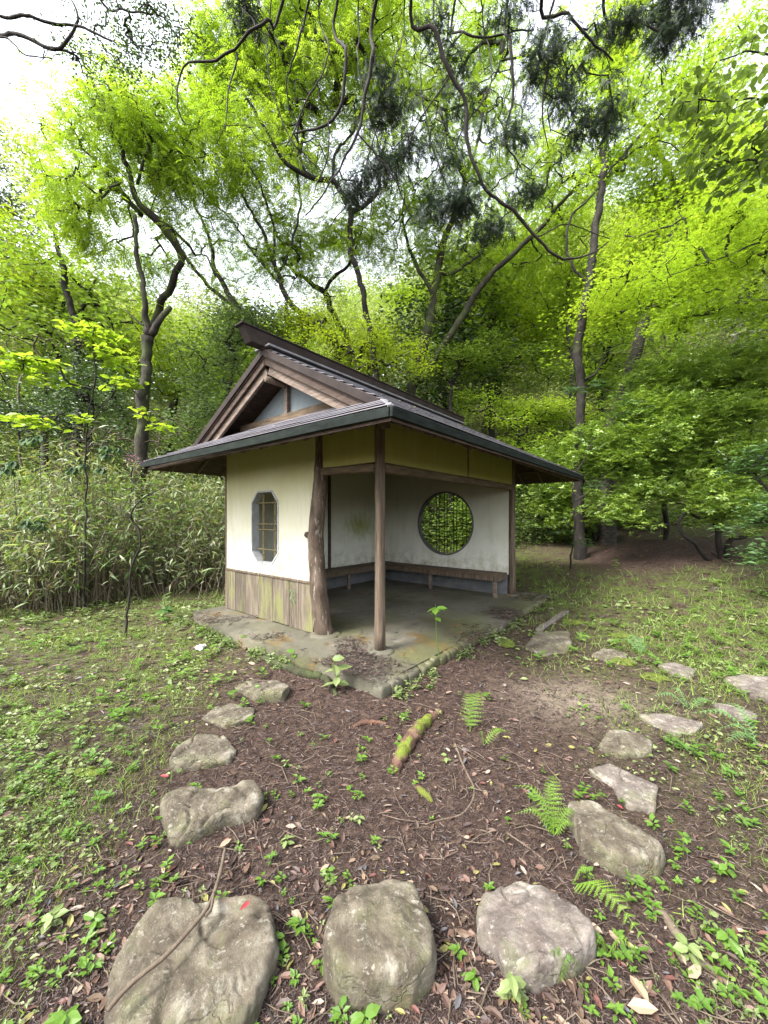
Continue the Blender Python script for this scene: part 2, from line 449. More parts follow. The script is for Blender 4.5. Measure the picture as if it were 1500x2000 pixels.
def plaster_mat(name, low, high, z0, z1, algae=.5):
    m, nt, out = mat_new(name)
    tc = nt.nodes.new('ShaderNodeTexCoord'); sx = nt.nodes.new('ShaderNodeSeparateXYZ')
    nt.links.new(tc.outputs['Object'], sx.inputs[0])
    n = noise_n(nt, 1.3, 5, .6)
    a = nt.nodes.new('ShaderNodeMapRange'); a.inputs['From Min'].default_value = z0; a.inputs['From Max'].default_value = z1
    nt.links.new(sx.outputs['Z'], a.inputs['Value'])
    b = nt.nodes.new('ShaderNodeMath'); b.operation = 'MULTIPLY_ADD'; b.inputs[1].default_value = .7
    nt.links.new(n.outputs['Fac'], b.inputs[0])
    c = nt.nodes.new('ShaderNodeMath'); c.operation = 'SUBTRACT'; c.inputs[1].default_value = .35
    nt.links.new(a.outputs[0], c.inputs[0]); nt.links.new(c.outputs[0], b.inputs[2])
    r = ramp(nt, [(.1, low), (.9, high)]); nt.links.new(b.outputs[0], r.inputs[0])  # cream turns olive with height: shade under the eaves painted into the colour
    n2 = noise_n(nt, 2.2, 8, .7, stretch=(1, 1, .6)); r2 = ramp(nt, [(.52, (0, 0, 0)), (.72, (algae, algae, algae))]); nt.links.new(n2.outputs['Fac'], r2.inputs[0])
    col = mix(nt, r2.outputs[0], r.outputs[0], (.34, .36, .17))
    n3 = noise_n(nt, 60, 2, .5); r3 = ramp(nt, [(.70, (0, 0, 0)), (.76, (.6, .6, .6))]); nt.links.new(n3.outputs['Fac'], r3.inputs[0])
    col = mix(nt, r3.outputs[0], col, (.2, .19, .13))
    n4 = noise_n(nt, 3, 5, .65, stretch=(2.2, 2.2, .3)); r4 = ramp(nt, [(.52, (0, 0, 0)), (.72, (.5, .5, .5))]); nt.links.new(n4.outputs['Fac'], r4.inputs[0])
    col = mix(nt, r4.outputs[0], col, (.30, .29, .17))
    sp = nt.nodes.new('ShaderNodeMapRange'); sp.inputs['From Min'].default_value = z0 - .15; sp.inputs['From Max'].default_value = z0 + .3; sp.inputs['To Min'].default_value = .75; sp.inputs['To Max'].default_value = 0
    nt.links.new(sx.outputs['Z'], sp.inputs['Value']); n5 = noise_n(nt, 7, 7, .75)
    r5 = ramp(nt, [(.42, (0, 0, 0)), (.62, (1, 1, 1))]); nt.links.new(n5.outputs['Fac'], r5.inputs[0])
    m5 = mix(nt, 1.0, r5.outputs[0], sp.outputs[0], 'MULTIPLY'); col = mix(nt, m5, col, (.24, .21, .14))
    vc = nt.nodes.new('ShaderNodeTexVoronoi'); vc.feature = 'DISTANCE_TO_EDGE'; vc.inputs['Scale'].default_value = 1.7
    nw = noise_n(nt, 5, 5, .7); av = nt.nodes.new('ShaderNodeVectorMath'); av.operation = 'MULTIPLY_ADD'; av.inputs[1].default_value = (.5, .5, .5)
    nt.links.new(nw.outputs['Color'], av.inputs[0]); nt.links.new(tc.outputs['Object'], av.inputs[2]); nt.links.new(av.outputs[0], vc.inputs['Vector'])
    rc = ramp(nt, [(0, (.5, .5, .5)), (.006, (0, 0, 0))]); nt.links.new(vc.outputs['Distance'], rc.inputs[0])
    nk = noise_n(nt, 1.1, 2); rk = ramp(nt, [(.54, (0, 0, 0)), (.6, (1, 1, 1))]); nt.links.new(nk.outputs['Fac'], rk.inputs[0])
    col = mix(nt, mix(nt, 1.0, rc.outputs[0], rk.outputs[0], 'MULTIPLY'), col, (.12, .11, .07))
    p = nd(nt, 'ShaderNodeBsdfPrincipled', Roughness=.9); p.inputs['Specular IOR Level'].default_value = .15
    nt.links.new(col, p.inputs['Base Color'])
    nb = noise_n(nt, 14, 7, .6); nt.links.new(bump(nt, nb.outputs['Fac'], .12, .01), p.inputs['Normal'])
    nt.links.new(p.outputs[0], out.inputs[0]); return m
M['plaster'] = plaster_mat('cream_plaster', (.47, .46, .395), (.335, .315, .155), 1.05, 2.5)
M['plaster_up'] = plaster_mat('ochre_plaster', (0.2665, 0.2503, 0.08075), (0.2261, 0.214, 0.05652), 1.9, 2.9, .3)
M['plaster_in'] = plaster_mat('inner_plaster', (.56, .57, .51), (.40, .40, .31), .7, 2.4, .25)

def wains_mat():
    m, nt, out = mat_new('mossy_board')
    n = noise_n(nt, 5, 8, .65, stretch=(4, 4, .45))
    oi = nt.nodes.new('ShaderNodeObjectInfo')
    r = ramp(nt, [(.3, (.04, .03, .02)), (.5, (.085, .066, .046)), (.7, (.145, .12, .09))]); nt.links.new(n.outputs['Fac'], r.inputs[0])
    n2 = noise_n(nt, 2.3, 6, .7, stretch=(2.5, 2.5, .8)); r2 = ramp(nt, [(.48, (0, 0, 0)), (.64, (.75, .75, .75))]); nt.links.new(n2.outputs['Fac'], r2.inputs[0])
    col = mix(nt, r2.outputs[0], r.outputs[0], (.12, .13, .035))
    m3 = nt.nodes.new('ShaderNodeMapRange'); m3.inputs['To Min'].default_value = .65; m3.inputs['To Max'].default_value = 1.15
    nt.links.new(oi.outputs['Random'], m3.inputs['Value'])
    cc = nt.nodes.new('ShaderNodeCombineColor')
    for i in range(3): nt.links.new(m3.outputs[0], cc.inputs[i])
    col = mix(nt, 1.0, col, cc.outputs[0], 'MULTIPLY')
    p = nd(nt, 'ShaderNodeBsdfPrincipled', Roughness=.85); nt.links.new(col, p.inputs['Base Color'])
    nb = noise_n(nt, 9, 7, .6, stretch=(5, 5, .4)); nt.links.new(bump(nt, nb.outputs['Fac'], .5, .01), p.inputs['Normal'])
    nt.links.new(p.outputs[0], out.inputs[0]); return m
M['board'] = wains_mat()

def ground_mat():
    m, nt, out = mat_new('forest_soil')
    n = noise_n(nt, 22, 10, .75); r = ramp(nt, [(.3, (.016, .010, .008)), (.48, (.044, .028, .022)), (.62, (.088, .059, .045)), (.75, (.15, .108, .083))])
    nt.links.new(n.outputs['Fac'], r.inputs[0])
    tc = nt.nodes.new('ShaderNodeTexCoord')
    v = nt.nodes.new('ShaderNodeTexVoronoi'); v.inputs['Scale'].default_value = 70
    nt.links.new(tc.outputs['Object'], v.inputs['Vector'])
    hsv = nt.nodes.new('ShaderNodeHueSaturation'); hsv.inputs['Saturation'].default_value = .0
    nt.links.new(v.outputs['Color'], hsv.inputs['Color'])
    col = mix(nt, .35, r.outputs[0], mix(nt, 1.0, r.outputs[0], hsv.outputs[0], 'MULTIPLY'))
    # bare pale patches
    at_ = nt.nodes.new('ShaderNodeAttribute'); at_.attribute_name = 'bare'
    n2 = noise_n(nt, 3, 6, .6); mul = nt.nodes.new('ShaderNodeMath'); mul.operation = 'MULTIPLY'
    nt.links.new(at_.outputs['Fac'], mul.inputs[0]); nt.links.new(n2.outputs['Fac'], mul.inputs[1])
    col = mix(nt, mul.outputs[0], col, (.26, .21, .17))
    ag = nt.nodes.new('ShaderNodeAttribute'); ag.attribute_name = 'green'
    n3 = noise_n(nt, 5, 6, .7); r3 = ramp(nt, [(.40, (0, 0, 0)), (.6, (1, 1, 1))]); nt.links.new(n3.outputs['Fac'], r3.inputs[0])
    m3 = mix(nt, 1.0, r3.outputs[0], ag.outputs['Color'], 'MULTIPLY')
    ng = noise_n(nt, 40, 5, .7); rg = ramp(nt, [(.3, (.03, .045, .01)), (.7, (.10, .14, .025))]); nt.links.new(ng.outputs['Fac'], rg.inputs[0])
    col = mix(nt, m3, col, rg.outputs[0])
    p = nd(nt, 'ShaderNodeBsdfPrincipled', Roughness=.95); p.inputs['Specular IOR Level'].default_value = .15
    nt.links.new(col, p.inputs['Base Color'])
    nb = noise_n(nt, 45, 8, .75); nt.links.new(bump(nt, nb.outputs['Fac'], 1.0, .02), p.inputs['Normal'])
    nt.links.new(p.outputs[0], out.inputs[0]); return m
M['ground'] = ground_mat()

def litter_mat(name, cols):
    m, nt, out = mat_new(name)
    geo = nt.nodes.new('ShaderNodeNewGeometry')
    r = ramp(nt, [(i / len(cols), c) for i, c in enumerate(cols)], 'CONSTANT')
    nt.links.new(geo.outputs['Random Per Island'], r.inputs[0])
    n = noise_n(nt, 40, 3); col = mix(nt, n.outputs['Fac'], mix(nt, 1.0, r.outputs[0], (.6, .6, .6), 'MULTIPLY'), r.outputs[0])
    p = nd(nt, 'ShaderNodeBsdfPrincipled', Roughness=.6); p.inputs['Specular IOR Level'].default_value = .35
    nt.links.new(col, p.inputs['Base Color']); nt.links.new(p.outputs[0], out.inputs[0]); return m
M['chips'] = litter_mat('needle_litter', [(0.0215, 0.01228, 0.01044), (0.04913, 0.03071, 0.0258), (0.06756, 0.04298, 0.03562), (0.02763, 0.0172, 0.01535), (0.1044, 0.07063, 0.05834), (0.01535, 0.009214, 0.007983), (0.05527, 0.03562, 0.03193), (0.1474, 0.1105, 0.089), (0.01842, 0.01167, 0.01044), (0.03685, 0.02334, 0.02088)])
M['fallen'] = litter_mat('fallen_leaf', [(0.094, 0.054, 0.036), (0.173, 0.115, 0.079), (0.072, 0.040, 0.030), (0.238, 0.180, 0.130), (0.122, 0.072, 0.058), (0.050, 0.032, 0.029), (0.086, 0.054, 0.040), (0.180, 0.166, 0.050), (0.144, 0.086, 0.065), (0.061, 0.040, 0.032), (0.11, 0.045, 0.036), (0.079, 0.076, 0.083), (0.108, 0.072, 0.047), (0.259, 0.209, 0.166), (0.072, 0.050, 0.036), (0.137, 0.083, 0.061), (0.058, 0.036, 0.030)])

G = leaf_mat
M['lime'] = G('lime_leaf', [(0.1339, 0.2266, 0.02266), (0.1957, 0.2987, 0.03296), (0.2575, 0.3502, 0.04635), (0.3296, 0.412, 0.0721)], .52)
M['lime2'] = G('spring_leaf', [(.105, .18, .032), (.16, .24, .045), (.22, .30, .06)], .45)
M['mid'] = G('mid_leaf', [(.06, .10, .032), (.10, .155, .045), (.15, .21, .065)], .38)
M['dark'] = G('evergreen_leaf', [(.026, .05, .018), (.045, .085, .024), (.075, .125, .03)], .25, .35, spec=.5)
M['conifer'] = G('conifer_needle', [(.014, .026, .014), (.022, .04, .02), (.035, .055, .024)], .2, .6)
M['dist'] = G('hill_leaf', [(.17, .215, .10), (.24, .29, .135), (.31, .36, .16)], .42)  # far foliage, paled so the leaf colour carries the haze
M['distgrey'] = G('hill_grey_leaf', [(.14, .175, .115), (.20, .24, .145), (.26, .29, .165)], .42)  # grey-green leaf with distance haze mixed into its colour
M['yellowg'] = G('yellow_green_leaf', [(.14, .20, .02), (.20, .27, .024), (.26, .32, .03)], .5)
M['azalea'] = G('azalea_leaf', [(0.06048, 0.1028, 0.02903), (0.121, 0.1935, 0.03871), (0.2056, 0.3024, 0.05443), (0.3024, 0.3992, 0.07258)], .3, .32, spec=.5, nscale=2.0)
M['bambleaf'] = G('bamboo_grass_leaf', [(.06, .10, .03), (.11, .17, .055), (.20, .26, .11), (.33, .35, .25), (.12, .20, .05), (.22, .18, .12), (.08, .15, .045), (.17, .27, .07), (.27, .25, .17)], .4, .5)
M['cane'] = litter_mat('bamboo_cane', [(.21, .165, .11), (.17, .14, .10), (.25, .22, .16), (0.112, 0.091, 0.049), (0.154, 0.126, 0.07), (0.084, 0.07, 0.042), (0.175, 0.14, 0.098)])
M['grass'] = G('grass_blade', [(.08, .13, .025), (.13, .20, .035), (.19, .27, .06), (.25, .29, .10)], .4, .5, nscale=1.5)
M['grass_old'] = G('grass_blade_old', [(0.075, 0.125, 0.025), (0.125, 0.2, 0.0375), (0.2, 0.275, 0.05)], .4, .5, nscale=1.5)
M['clover'] = G('ground_leaf', [(0.066, 0.0968, 0.0308), (0.1056, 0.1496, 0.0484), (0.1584, 0.2024, 0.0748), (0.2112, 0.2464, 0.1144)], .3, .4, nscale=2)
M['fern'] = G('fern_leaf', [(.09, .17, .018), (.13, .23, .025), (.17, .27, .03)], .45)
M['fern_blue'] = G('blue_fern_leaf', [(.09, .19, .06), (.14, .26, .08)], .4)
M['seed'] = G('seedling_leaf', [(0.064, 0.136, 0.024), (0.096, 0.184, 0.028), (0.136, 0.232, 0.036)], .45, .4)
M['glossy'] = G('glossy_leaf', [(.035, .07, .025), (.06, .12, .035), (.09, .17, .05)], .3, .3, spec=.6)
M['fan'] = G('fan_leaf', [(.03, .06, .025), (.05, .09, .03)], .3, .6, spec=.2)
M['purple'] = G('purple_petal', [(.35, .14, .45), (.5, .25, .6)], .4)

# ---------------------------------------------------------------- pavilion frame (local a = long axis, b = short axis)
PF = np.array([-.044, 4.123, 0.0]); PTH = math.atan2(.774, .633)
AX = np.array([math.cos(PTH), math.sin(PTH)]); BX = np.array([-math.sin(PTH), math.cos(PTH)])
def loc_ab(x, y):
    dx = np.asarray(x) - PF[0]; dy = np.asarray(y) - PF[1]
    return dx * AX[0] + dy * AX[1], dx * BX[0] + dy * BX[1]
def in_slab(x, y, m=0.0):
    a, b = loc_ab(x, y)
    return (a > -.68 - m) & (a < 4.25 + m) & (b > -.66 - m) & (b < 3.35 + m)

# ---------------------------------------------------------------- ground
def green_mask(x, y):
    g1 = sstep(-1.05, -2.3, x + .12 * (y - 3) * 0) * sstep(.2, 1.6, y) * .9
    g2 = sstep(2.0, 3.2, x) * sstep(2.9, 3.8, y) * (1 - sstep(9.0, 10.5, y - .15 * x) * sstep(3, 5, x))
    g3 = sstep(.9, 2.2, x) * .35
    g4 = sstep(9.5, 12, y) * .8 * (1 - sstep(4, 6, x) * sstep(13, 11, y))
    az_ = np.exp(-(((x - 6.4) / 2.1) ** 2 + ((y - 9.0) / 1.5) ** 2))
    return np.clip(np.maximum.reduce([g1, g2, g3, g4]) * (1 - np.clip(az_ * 1.6, 0, 1)), 0, 1)

def relief(x, y):
    x = np.atleast_1d(x); y = np.atleast_1d(y)
    return np.array([.022 * mnoise.noise(Vector((a * 1.3, b * 1.3, 0))) + .012 * mnoise.noise(Vector((a * 5, b * 5, 3))) for a, b in zip(x, y)])

def ground_z(x, y):
    a_, b_ = loc_ab(x, y)
    d = np.maximum.reduce([-.68 - a_, a_ - 4.25, -.6 - b_, b_ - 3.35, 0 * a_])
    return terr(x, y) + relief(x, y) + .05 * np.exp(-(d / .3) ** 2)

nx, ny = 300, 300
u = np.linspace(-1, 1, nx); v = np.linspace(-1, 1, ny)
gx = np.sinh(u * 5.2) / np.sinh(5.2) * 110
gy = np.sinh((v + .18) * 5.0) / np.sinh(5.9) * 110 + 1.5
GX, GY = np.meshgrid(gx, gy)
gz = ground_z(GX.ravel(), GY.ravel())
ins = in_slab(GX.ravel(), GY.ravel(), -.12)
gz = np.where(ins, gz - .1, gz)
V = np.stack([GX.ravel(), GY.ravel(), gz], 1)
i, j = np.meshgrid(np.arange(ny - 1), np.arange(nx - 1), indexing='ij')
a0 = (i * nx + j).ravel()
Fq = np.stack([a0, a0 + 1, a0 + nx + 1, a0 + nx], 1)
me = tri_mesh('ground', V, Fq, M['ground'], True)
for nm, val in (('green', green_mask(V[:, 0], V[:, 1])),
                ('bare', np.exp(-(((V[:, 0] - 1.75) / .55) ** 2 + ((V[:, 1] - 3.35) / .38) ** 2)) * 1.1)):
    at_ = me.attributes.new(nm, 'FLOAT', 'POINT'); at_.data.foreach_set('value', val.astype(np.float32))
tag(ob('ground', me), kind='structure')

# ---------------------------------------------------------------- box with soft edges
def box_vf(a0, a1, b0, b1, z0, z1):
    V = [(a0, b0, z0), (a1, b0, z0), (a1, b1, z0), (a0, b1, z0), (a0, b0, z1), (a1, b0, z1), (a1, b1, z1), (a0, b1, z1)]
    F = [(0, 3, 2, 1), (4, 5, 6, 7), (0, 1, 5, 4), (1, 2, 6, 5), (2, 3, 7, 6), (3, 0, 4, 7)]
    return V, F

def poly_ob(name, V, F, mat, parent, bevel=0.0, segs=1, jit=0.0, cuts=0, smooth=False):
    bm = bmesh.new()
    vs = [bm.verts.new(tuple(float(c) for c in p)) for p in V]
    for f in F:
        try: bm.faces.new([vs[k] for k in f])
        except ValueError: pass
    bmesh.ops.recalc_face_normals(bm, faces=bm.faces)
    if cuts: bmesh.ops.subdivide_edges(bm, edges=bm.edges[:], cuts=cuts, use_grid_fill=True)
    if bevel: 
        es = [e for e in bm.edges if len(e.link_faces) == 2 and e.calc_face_angle(0) > .6]
        bmesh.ops.bevel(bm, geom=es, offset=bevel, segments=segs, profile=.5, affect='EDGES')
    if jit:
        for v_ in bm.verts:
            v_.co += jit * Vector(mnoise.noise_vector(v_.co * 3.1))
    me = bpy.data.meshes.new(name); bm.to_mesh(me); bm.free()
    me.materials.append(mat)
    if smooth: me.polygons.foreach_set('use_smooth', np.ones(len(me.polygons), bool))
    return ob(name, me, parent)

def box(name, a0, a1, b0, b1, z0, z1, mat, parent, bevel=.005, **k):
    V, F = box_vf(a0, a1, b0, b1, z0, z1)
    return poly_ob(name, V, F, mat, parent, bevel, **k)

def bar(name, p0, p1, w, h, mat, parent, bevel=.003, cuts=0, jit=0):
    """rectangular bar from p0 to p1 (w horizontal, h vertical-ish)"""
    p0 = np.array(p0, float); p1 = np.array(p1, float); T = nrm(p1 - p0)
    up = np.array([0, 0, 1.0]); 
    if abs(T[2]) > .95: up = np.array([1.0, 0, 0])
    U = nrm(np.cross(T, up)); W = np.cross(U, T)
    V = []
    for p in (p0, p1):
        for s1, s2 in ((-1, -1), (1, -1), (1, 1), (-1, 1)):
            V.append(p + U * s1 * w / 2 + W * s2 * h / 2)
    F = [(0, 1, 2, 3), (7, 6, 5, 4), (0, 4, 5, 1), (1, 5, 6, 2), (2, 6, 7, 3), (3, 7, 4, 0)]
    return poly_ob(name, V, F, mat, parent, bevel, cuts=cuts, jit=jit)

def pole(name, P, R, mat, parent, ns=12, step=.12, wob=.03, seed=0, smooth=True, off=None):
    P = np.asarray(P, float); R = np.asarray(R, float)
    C = catmull(np.hstack([P, R[:, None]]), step)
    V, F = tube(C[:, :3], C[:, 3], ns, wob, seed)
    if off is not None: V = V - np.asarray(off)
    return ob(name, tri_mesh(name, V, F, mat, smooth), parent)

pav = empty('garden_pavilion', PF, 'small open wooden garden pavilion with cream plaster walls and hip-and-gable metal roof', 'pavilion', rz=PTH)

# ---- slab with irregular outline
def slab():
    n, m_ = 70, 56
    A = np.linspace(-.68, 4.25, n); B = np.linspace(-.52, 3.35, m_)
    V = []
    for b in B:
        for a in A:
            aa, bb = a, b
            if a < 0: aa = a * (1 + .06 * math.sin(b * 5) + (.0 if b < 2.2 else -.22 * (b - 2.2)))
            z = .12 + .006 * mnoise.noise(Vector((a * 2, b * 2, 0))) + .003 * mnoise.noise(Vector((a * 9, b * 9, 0)))
            if aa < -.55: z -= .02 * (mnoise.noise(Vector((b * 4, 1, 0))) * .5 + .5)
            V.append((aa, bb, z))
    F = []
    for i in range(m_ - 1):
        for j in range(n - 1):
            k = i * n + j; F.append((k, k + 1, k + n + 1, k + n))
    per = [j for j in range(n)] + [i * n + n - 1 for i in range(1, m_)] + [(m_ - 1) * n + j for j in range(n - 2, -1, -1)] + [i * n for i in range(m_ - 2, 0, -1)]
    k0 = len(V)
    for idx in per:
        x, y, z = V[idx]; V.append((x - .015 * (x < 0), y, -.15))
    L = len(per)
    for q in range(L):
        F.append((per[q], k0 + q, k0 + (q + 1) % L, per[(q + 1) % L]))
    return tri_mesh('base_slab', V, F, M['concrete'], False)
sl = ob('base_slab', slab(), pav)
def pebble(name, c, l, w, h, seed, mat, parent, rot=0.0):
    r = np.random.default_rng(seed)
    bm = bmesh.new(); bmesh.ops.create_icosphere(bm, subdivisions=3, radius=1)
    for v_ in bm.verts:
        q = v_.co.copy(); p = q * (1 + .22 * mnoise.noise(q * 1.3 + Vector((seed * 3.1, 0, 0))) + .06 * mnoise.noise(q * 4 + Vector((0, seed, 0))))
        s = [abs(t) ** .45 * (1 if t > 0 else -1) for t in p]
        x, y, z = s[0] * l, s[1] * w, s[2] * h
        v_.co = Vector((c[0] + x * math.cos(rot) - y * math.sin(rot), c[1] + x * math.sin(rot) + y * math.cos(rot), c[2] + z))
    me = bpy.data.meshes.new(name); bm.to_mesh(me); bm.free(); me.materials.append(mat)
    me.polygons.foreach_set('use_smooth', np.ones(len(me.polygons), bool))
    return ob(name, me, parent)
a = -.66; k = 0
while a < 4.2:
    l = rng.uniform(.035, .085)
    pebble('edge_stone', (a + l, -.525 + rng.normal() * .008, .045 + rng.normal() * .008), l * 1.1, .055 + rng.uniform(0, .02), .07, k, M['concrete'], sl, rng.normal() * .1)
    a += 2 * l * .98; k += 1
for q in range(0):
    l = .1; pebble('edge_stone', (-.69 - .005 * q, -.45 + q * .2, .045), .05, l, .065, 100 + q, M['concrete'], sl)

# ---- posts, pads, beams
SLT = .12
pole('post', [(0, 0, .1), (.004, .002, 1.2), (-.003, 0, 2.74)], [.062, .057, .054], M['wood'], pav, 14, .2, .02, 1)
pole('post', [(3.83, 0, .1), (3.83, .003, 1.4), (3.83, 0, 2.74)], [.066, .061, .058], M['wood'], pav, 14, .2, .02, 2)['label'] = 'round right post at the far open corner'
bp = pole('bent_post', [(.03, .90, .08), (.0, .955, .35), (-.01, 1.0, .8), (.0, 1.045, 1.25), (.0, 1.03, 1.5), (.01, .985, 1.9), (.0, .965, 2.2), (0, .945, 2.45), (0, .925, 2.74)],
          [.118, .108, .102, .098, .095, .092, .072, .05, .03], M['bark_post'], pav, 18, .06, .045, 3)
bp['label'] = 'bent natural trunk post with peeling pale bark'
pole('knot', [(-.03, 1.08, 1.33), (-.06, 1.15, 1.35), (-.07, 1.17, 1.36)], [.05, .042, .028], M['bark_post'], bp, 10, .03, .08, 5)
for (pa, pb, r_) in ((0, 0, .16), (3.83, 0, .15), (.03, .9, .2)):
    th = np.linspace(0, 2 * np.pi, 25)[:-1]
    pole('post_pad', [(pa, pb, .09), (pa, pb, .125), (pa, pb, .14), (pa, pb, .145)], [r_, r_ * .98, r_ * .8, r_ * .5], M['concrete'], sl, 24, .05, .03, int(r_ * 100))
box('corner_post', -.045, .045, 3.12, 3.2, .1, 2.72, M['wood'], pav)
box('corner_post', 3.78, 3.88, 3.12, 3.2, .1, 2.72, M['wood'], pav)
bar('beam', (.04, 0, 2.105), (3.79, 0, 2.115), .09, .10, M['wood_h'], pav, .01, cuts=3, jit=.006)['label'] = 'long squared beam over the right opening'
bar('beam', (0, .05, 2.11), (0, .93, 2.13), .09, .09, M['wood_h'], pav, .01, cuts=3, jit=.008)
bar('wall_plate', (.06, .03, 2.70), (3.9, .03, 2.70), .10, .10, M['wood_h'], pav, .008)
bar('wall_plate', (.0, .09, 2.62), (.0, 3.2, 2.62), .085, .085, M['wood_dark'], pav, .008)
bar('wall_plate', (.05, 3.16, 2.66), (3.9, 3.16, 2.66), .09, .09, M['wood_dark'], pav, .008)
bar('wall_plate', (3.83, .09, 2.62), (3.83, 3.1, 2.62), .085, .085, M['wood_dark'], pav, .008)
bar('hip_beam', (.05, .05, 2.70), (-.62, -.58, 2.38), .09, .10, M['wood'], pav, .006)
bar('hip_beam', (3.85, .0, 2.66), (5.2, -.72, 2.33), .08, .09, M['wood'], pav, .006)

# ---- walls (thick sheets with real openings)
from mathutils.geometry import tessellate_polygon
def wall_sheet(name, outer, hole, to3, t, mat, parent):
    """outer/hole lists of (u,z); to3(u,z,side) -> local point"""
    loops = [outer] + ([hole] if hole else [])
    tris = tessellate_polygon([[Vector((p[0], p[1], 0)) for p in l] for l in loops])
    pts = [p for l in loops for p in l]; n = len(pts)
    V = [to3(p[0], p[1], 0) for p in pts] + [to3(p[0], p[1], t) for p in pts]
    F = [tuple(f) for f in tris] + [tuple(n + q for q in reversed(f)) for f in tris]
    s = 0
    for l in loops:
        for q in range(len(l)):
            a_, b_ = s + q, s + (q + 1) % len(l); F.append((a_, b_, n + b_, n + a_))
        s += len(l)
    return poly_ob(name, V, F, mat, parent, 0)

def octa(cu, cz, w, h, c1, c2):
    return [(cu - w + c1, cz - h), (cu + w - c1, cz - h), (cu + w, cz - h + c2), (cu + w, cz + h - c2), (cu + w - c1, cz + h), (cu - w + c1, cz + h), (cu - w, cz + h - c2), (cu - w, cz - h + c2)]
WC, WZ = 2.09, 1.425
oc = octa(WC, WZ, .33, .52, .15, .16)
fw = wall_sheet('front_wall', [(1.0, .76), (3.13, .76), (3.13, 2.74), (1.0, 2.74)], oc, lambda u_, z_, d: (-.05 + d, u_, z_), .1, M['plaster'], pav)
fw['label'] = 'cream plaster wall with an octagonal window'

def ring(name, inner, outer, to3, t, mat, parent):
    n = len(inner)
    V = [to3(p[0], p[1], d) for d in (0, t) for l in (inner, outer) for p in l]
    F = []
    for q in range(n):
        r_ = (q + 1) % n
        F += [(q, r_, n + r_, n + q), (2 * n + q, 3 * n + q, 3 * n + r_, 2 * n + r_), (q, 2 * n + q, 2 * n + r_, r_), (n + q, n + r_, 3 * n + r_, 3 * n + q)]
    return poly_ob(name, V, F, mat, parent, 0)
M['frame_grey'] = rough_mat('grey_frame', [(.3, (.20, .21, .21)), (.7, (.32, .33, .33))], 8, 4, bstr=.2)
wf = ring('octagonal_window', octa(WC, WZ, .308, .498, .140, .150), octa(WC, WZ, .332, .522, .151, .161), lambda u_, z_, d: (-.058 + d, u_, z_), .118, M['frame_grey'], pav)
def rope_cane(p0, p1, r_, parent, name='cane'):
    n = int(np.linalg.norm(np.array(p1) - np.array(p0)) / .013)
    P = np.linspace(0, 1, n)[:, None] * (np.array(p1) - np.array(p0)) + np.array(p0)
    R = np.where(np.arange(n) % 3 == 0, r_ * .62, r_)
    V, F = tube(P, R, 7); return ob(name, tri_mesh(name, V, F, M['bamboo'], False), parent)
for du in (-.155, .13):
    for e in (0, .026): rope_cane((.03, WC + du + e, WZ - .49), (.03, WC + du + e, WZ + .49), .011, wf)
for z_ in (.35, .045, -.035, -.32):
    rope_cane((.012, WC - .29, WZ + z_), (.012, WC + .29, WZ + z_), .009, wf)

# upper panels
wall_sheet('upper_panel', [(.06, 2.17), (.93, 2.17), (.93, 2.66), (.06, 2.66)], None, lambda u_, z_, d: (-.02 + d, u_, z_), .05, M['plaster_up'], pav)
wall_sheet('upper_panel', [(.06, 2.165), (2.005, 2.165), (2.005, 2.66), (.06, 2.66)], None, lambda u_, z_, d: (u_, -.02 + d, z_), .05, M['plaster_up'], pav)
wall_sheet('upper_panel', [(2.035, 2.17), (3.77, 2.17), (3.77, 2.66), (2.035, 2.66)], None, lambda u_, z_, d: (u_, -.02 + d, z_), .05, M['plaster_up'], pav)
box('panel_strip', 2.005, 2.035, -.03, .03, 2.165, 2.66, M['wood'], pav, .003)

# back wall with round window (a = 3.83) and long rear wall (b = 3.16)
CB, CZ, CR = 1.414, 1.44, .66
circ = [(CB + CR * math.cos(t), CZ + CR * math.sin(t)) for t in np.linspace(0, 2 * np.pi, 65)[:-1]]
bw = wall_sheet('end_wall', [(.04, .5), (3.12, .5), (3.12, 2.7), (.04, 2.7)], circ, lambda u_, z_, d: (3.79 + d, u_, z_), .08, M['plaster_in'], pav)
bw['label'] = 'white inner wall with a round lattice window'
def ringc(r_): return [(CB + r_ * math.cos(t), CZ + r_ * math.sin(t)) for t in np.linspace(0, 2 * np.pi, 65)[:-1]]
rw = ring('round_window', ringc(.63), ringc(.664), lambda u_, z_, d: (3.775 + d, u_, z_), .11, M['mortar'], pav)
def chord(off): return math.sqrt(max(0, .62 ** 2 - off ** 2))
for f in (-.67, -.59, -.36, -.25, -.04, .07, .32, .44, .67, .8):
    o_ = -f * .6; c_ = chord(o_)
    pole('bar', [(3.83, CB + o_, CZ - c_), (3.83, CB + o_, CZ + c_)], [.008, .008], M['lattice'], rw, 6, .3, 0)
for f in (-.45, -.33, -.01, .11, .46, .57):
    o_ = f * .6; c_ = chord(o_)
    pole('bar', [(3.808, CB - c_, CZ - o_), (3.808, CB + c_, CZ - o_)], [.007, .007], M['lattice'], rw, 6, .3, 0)

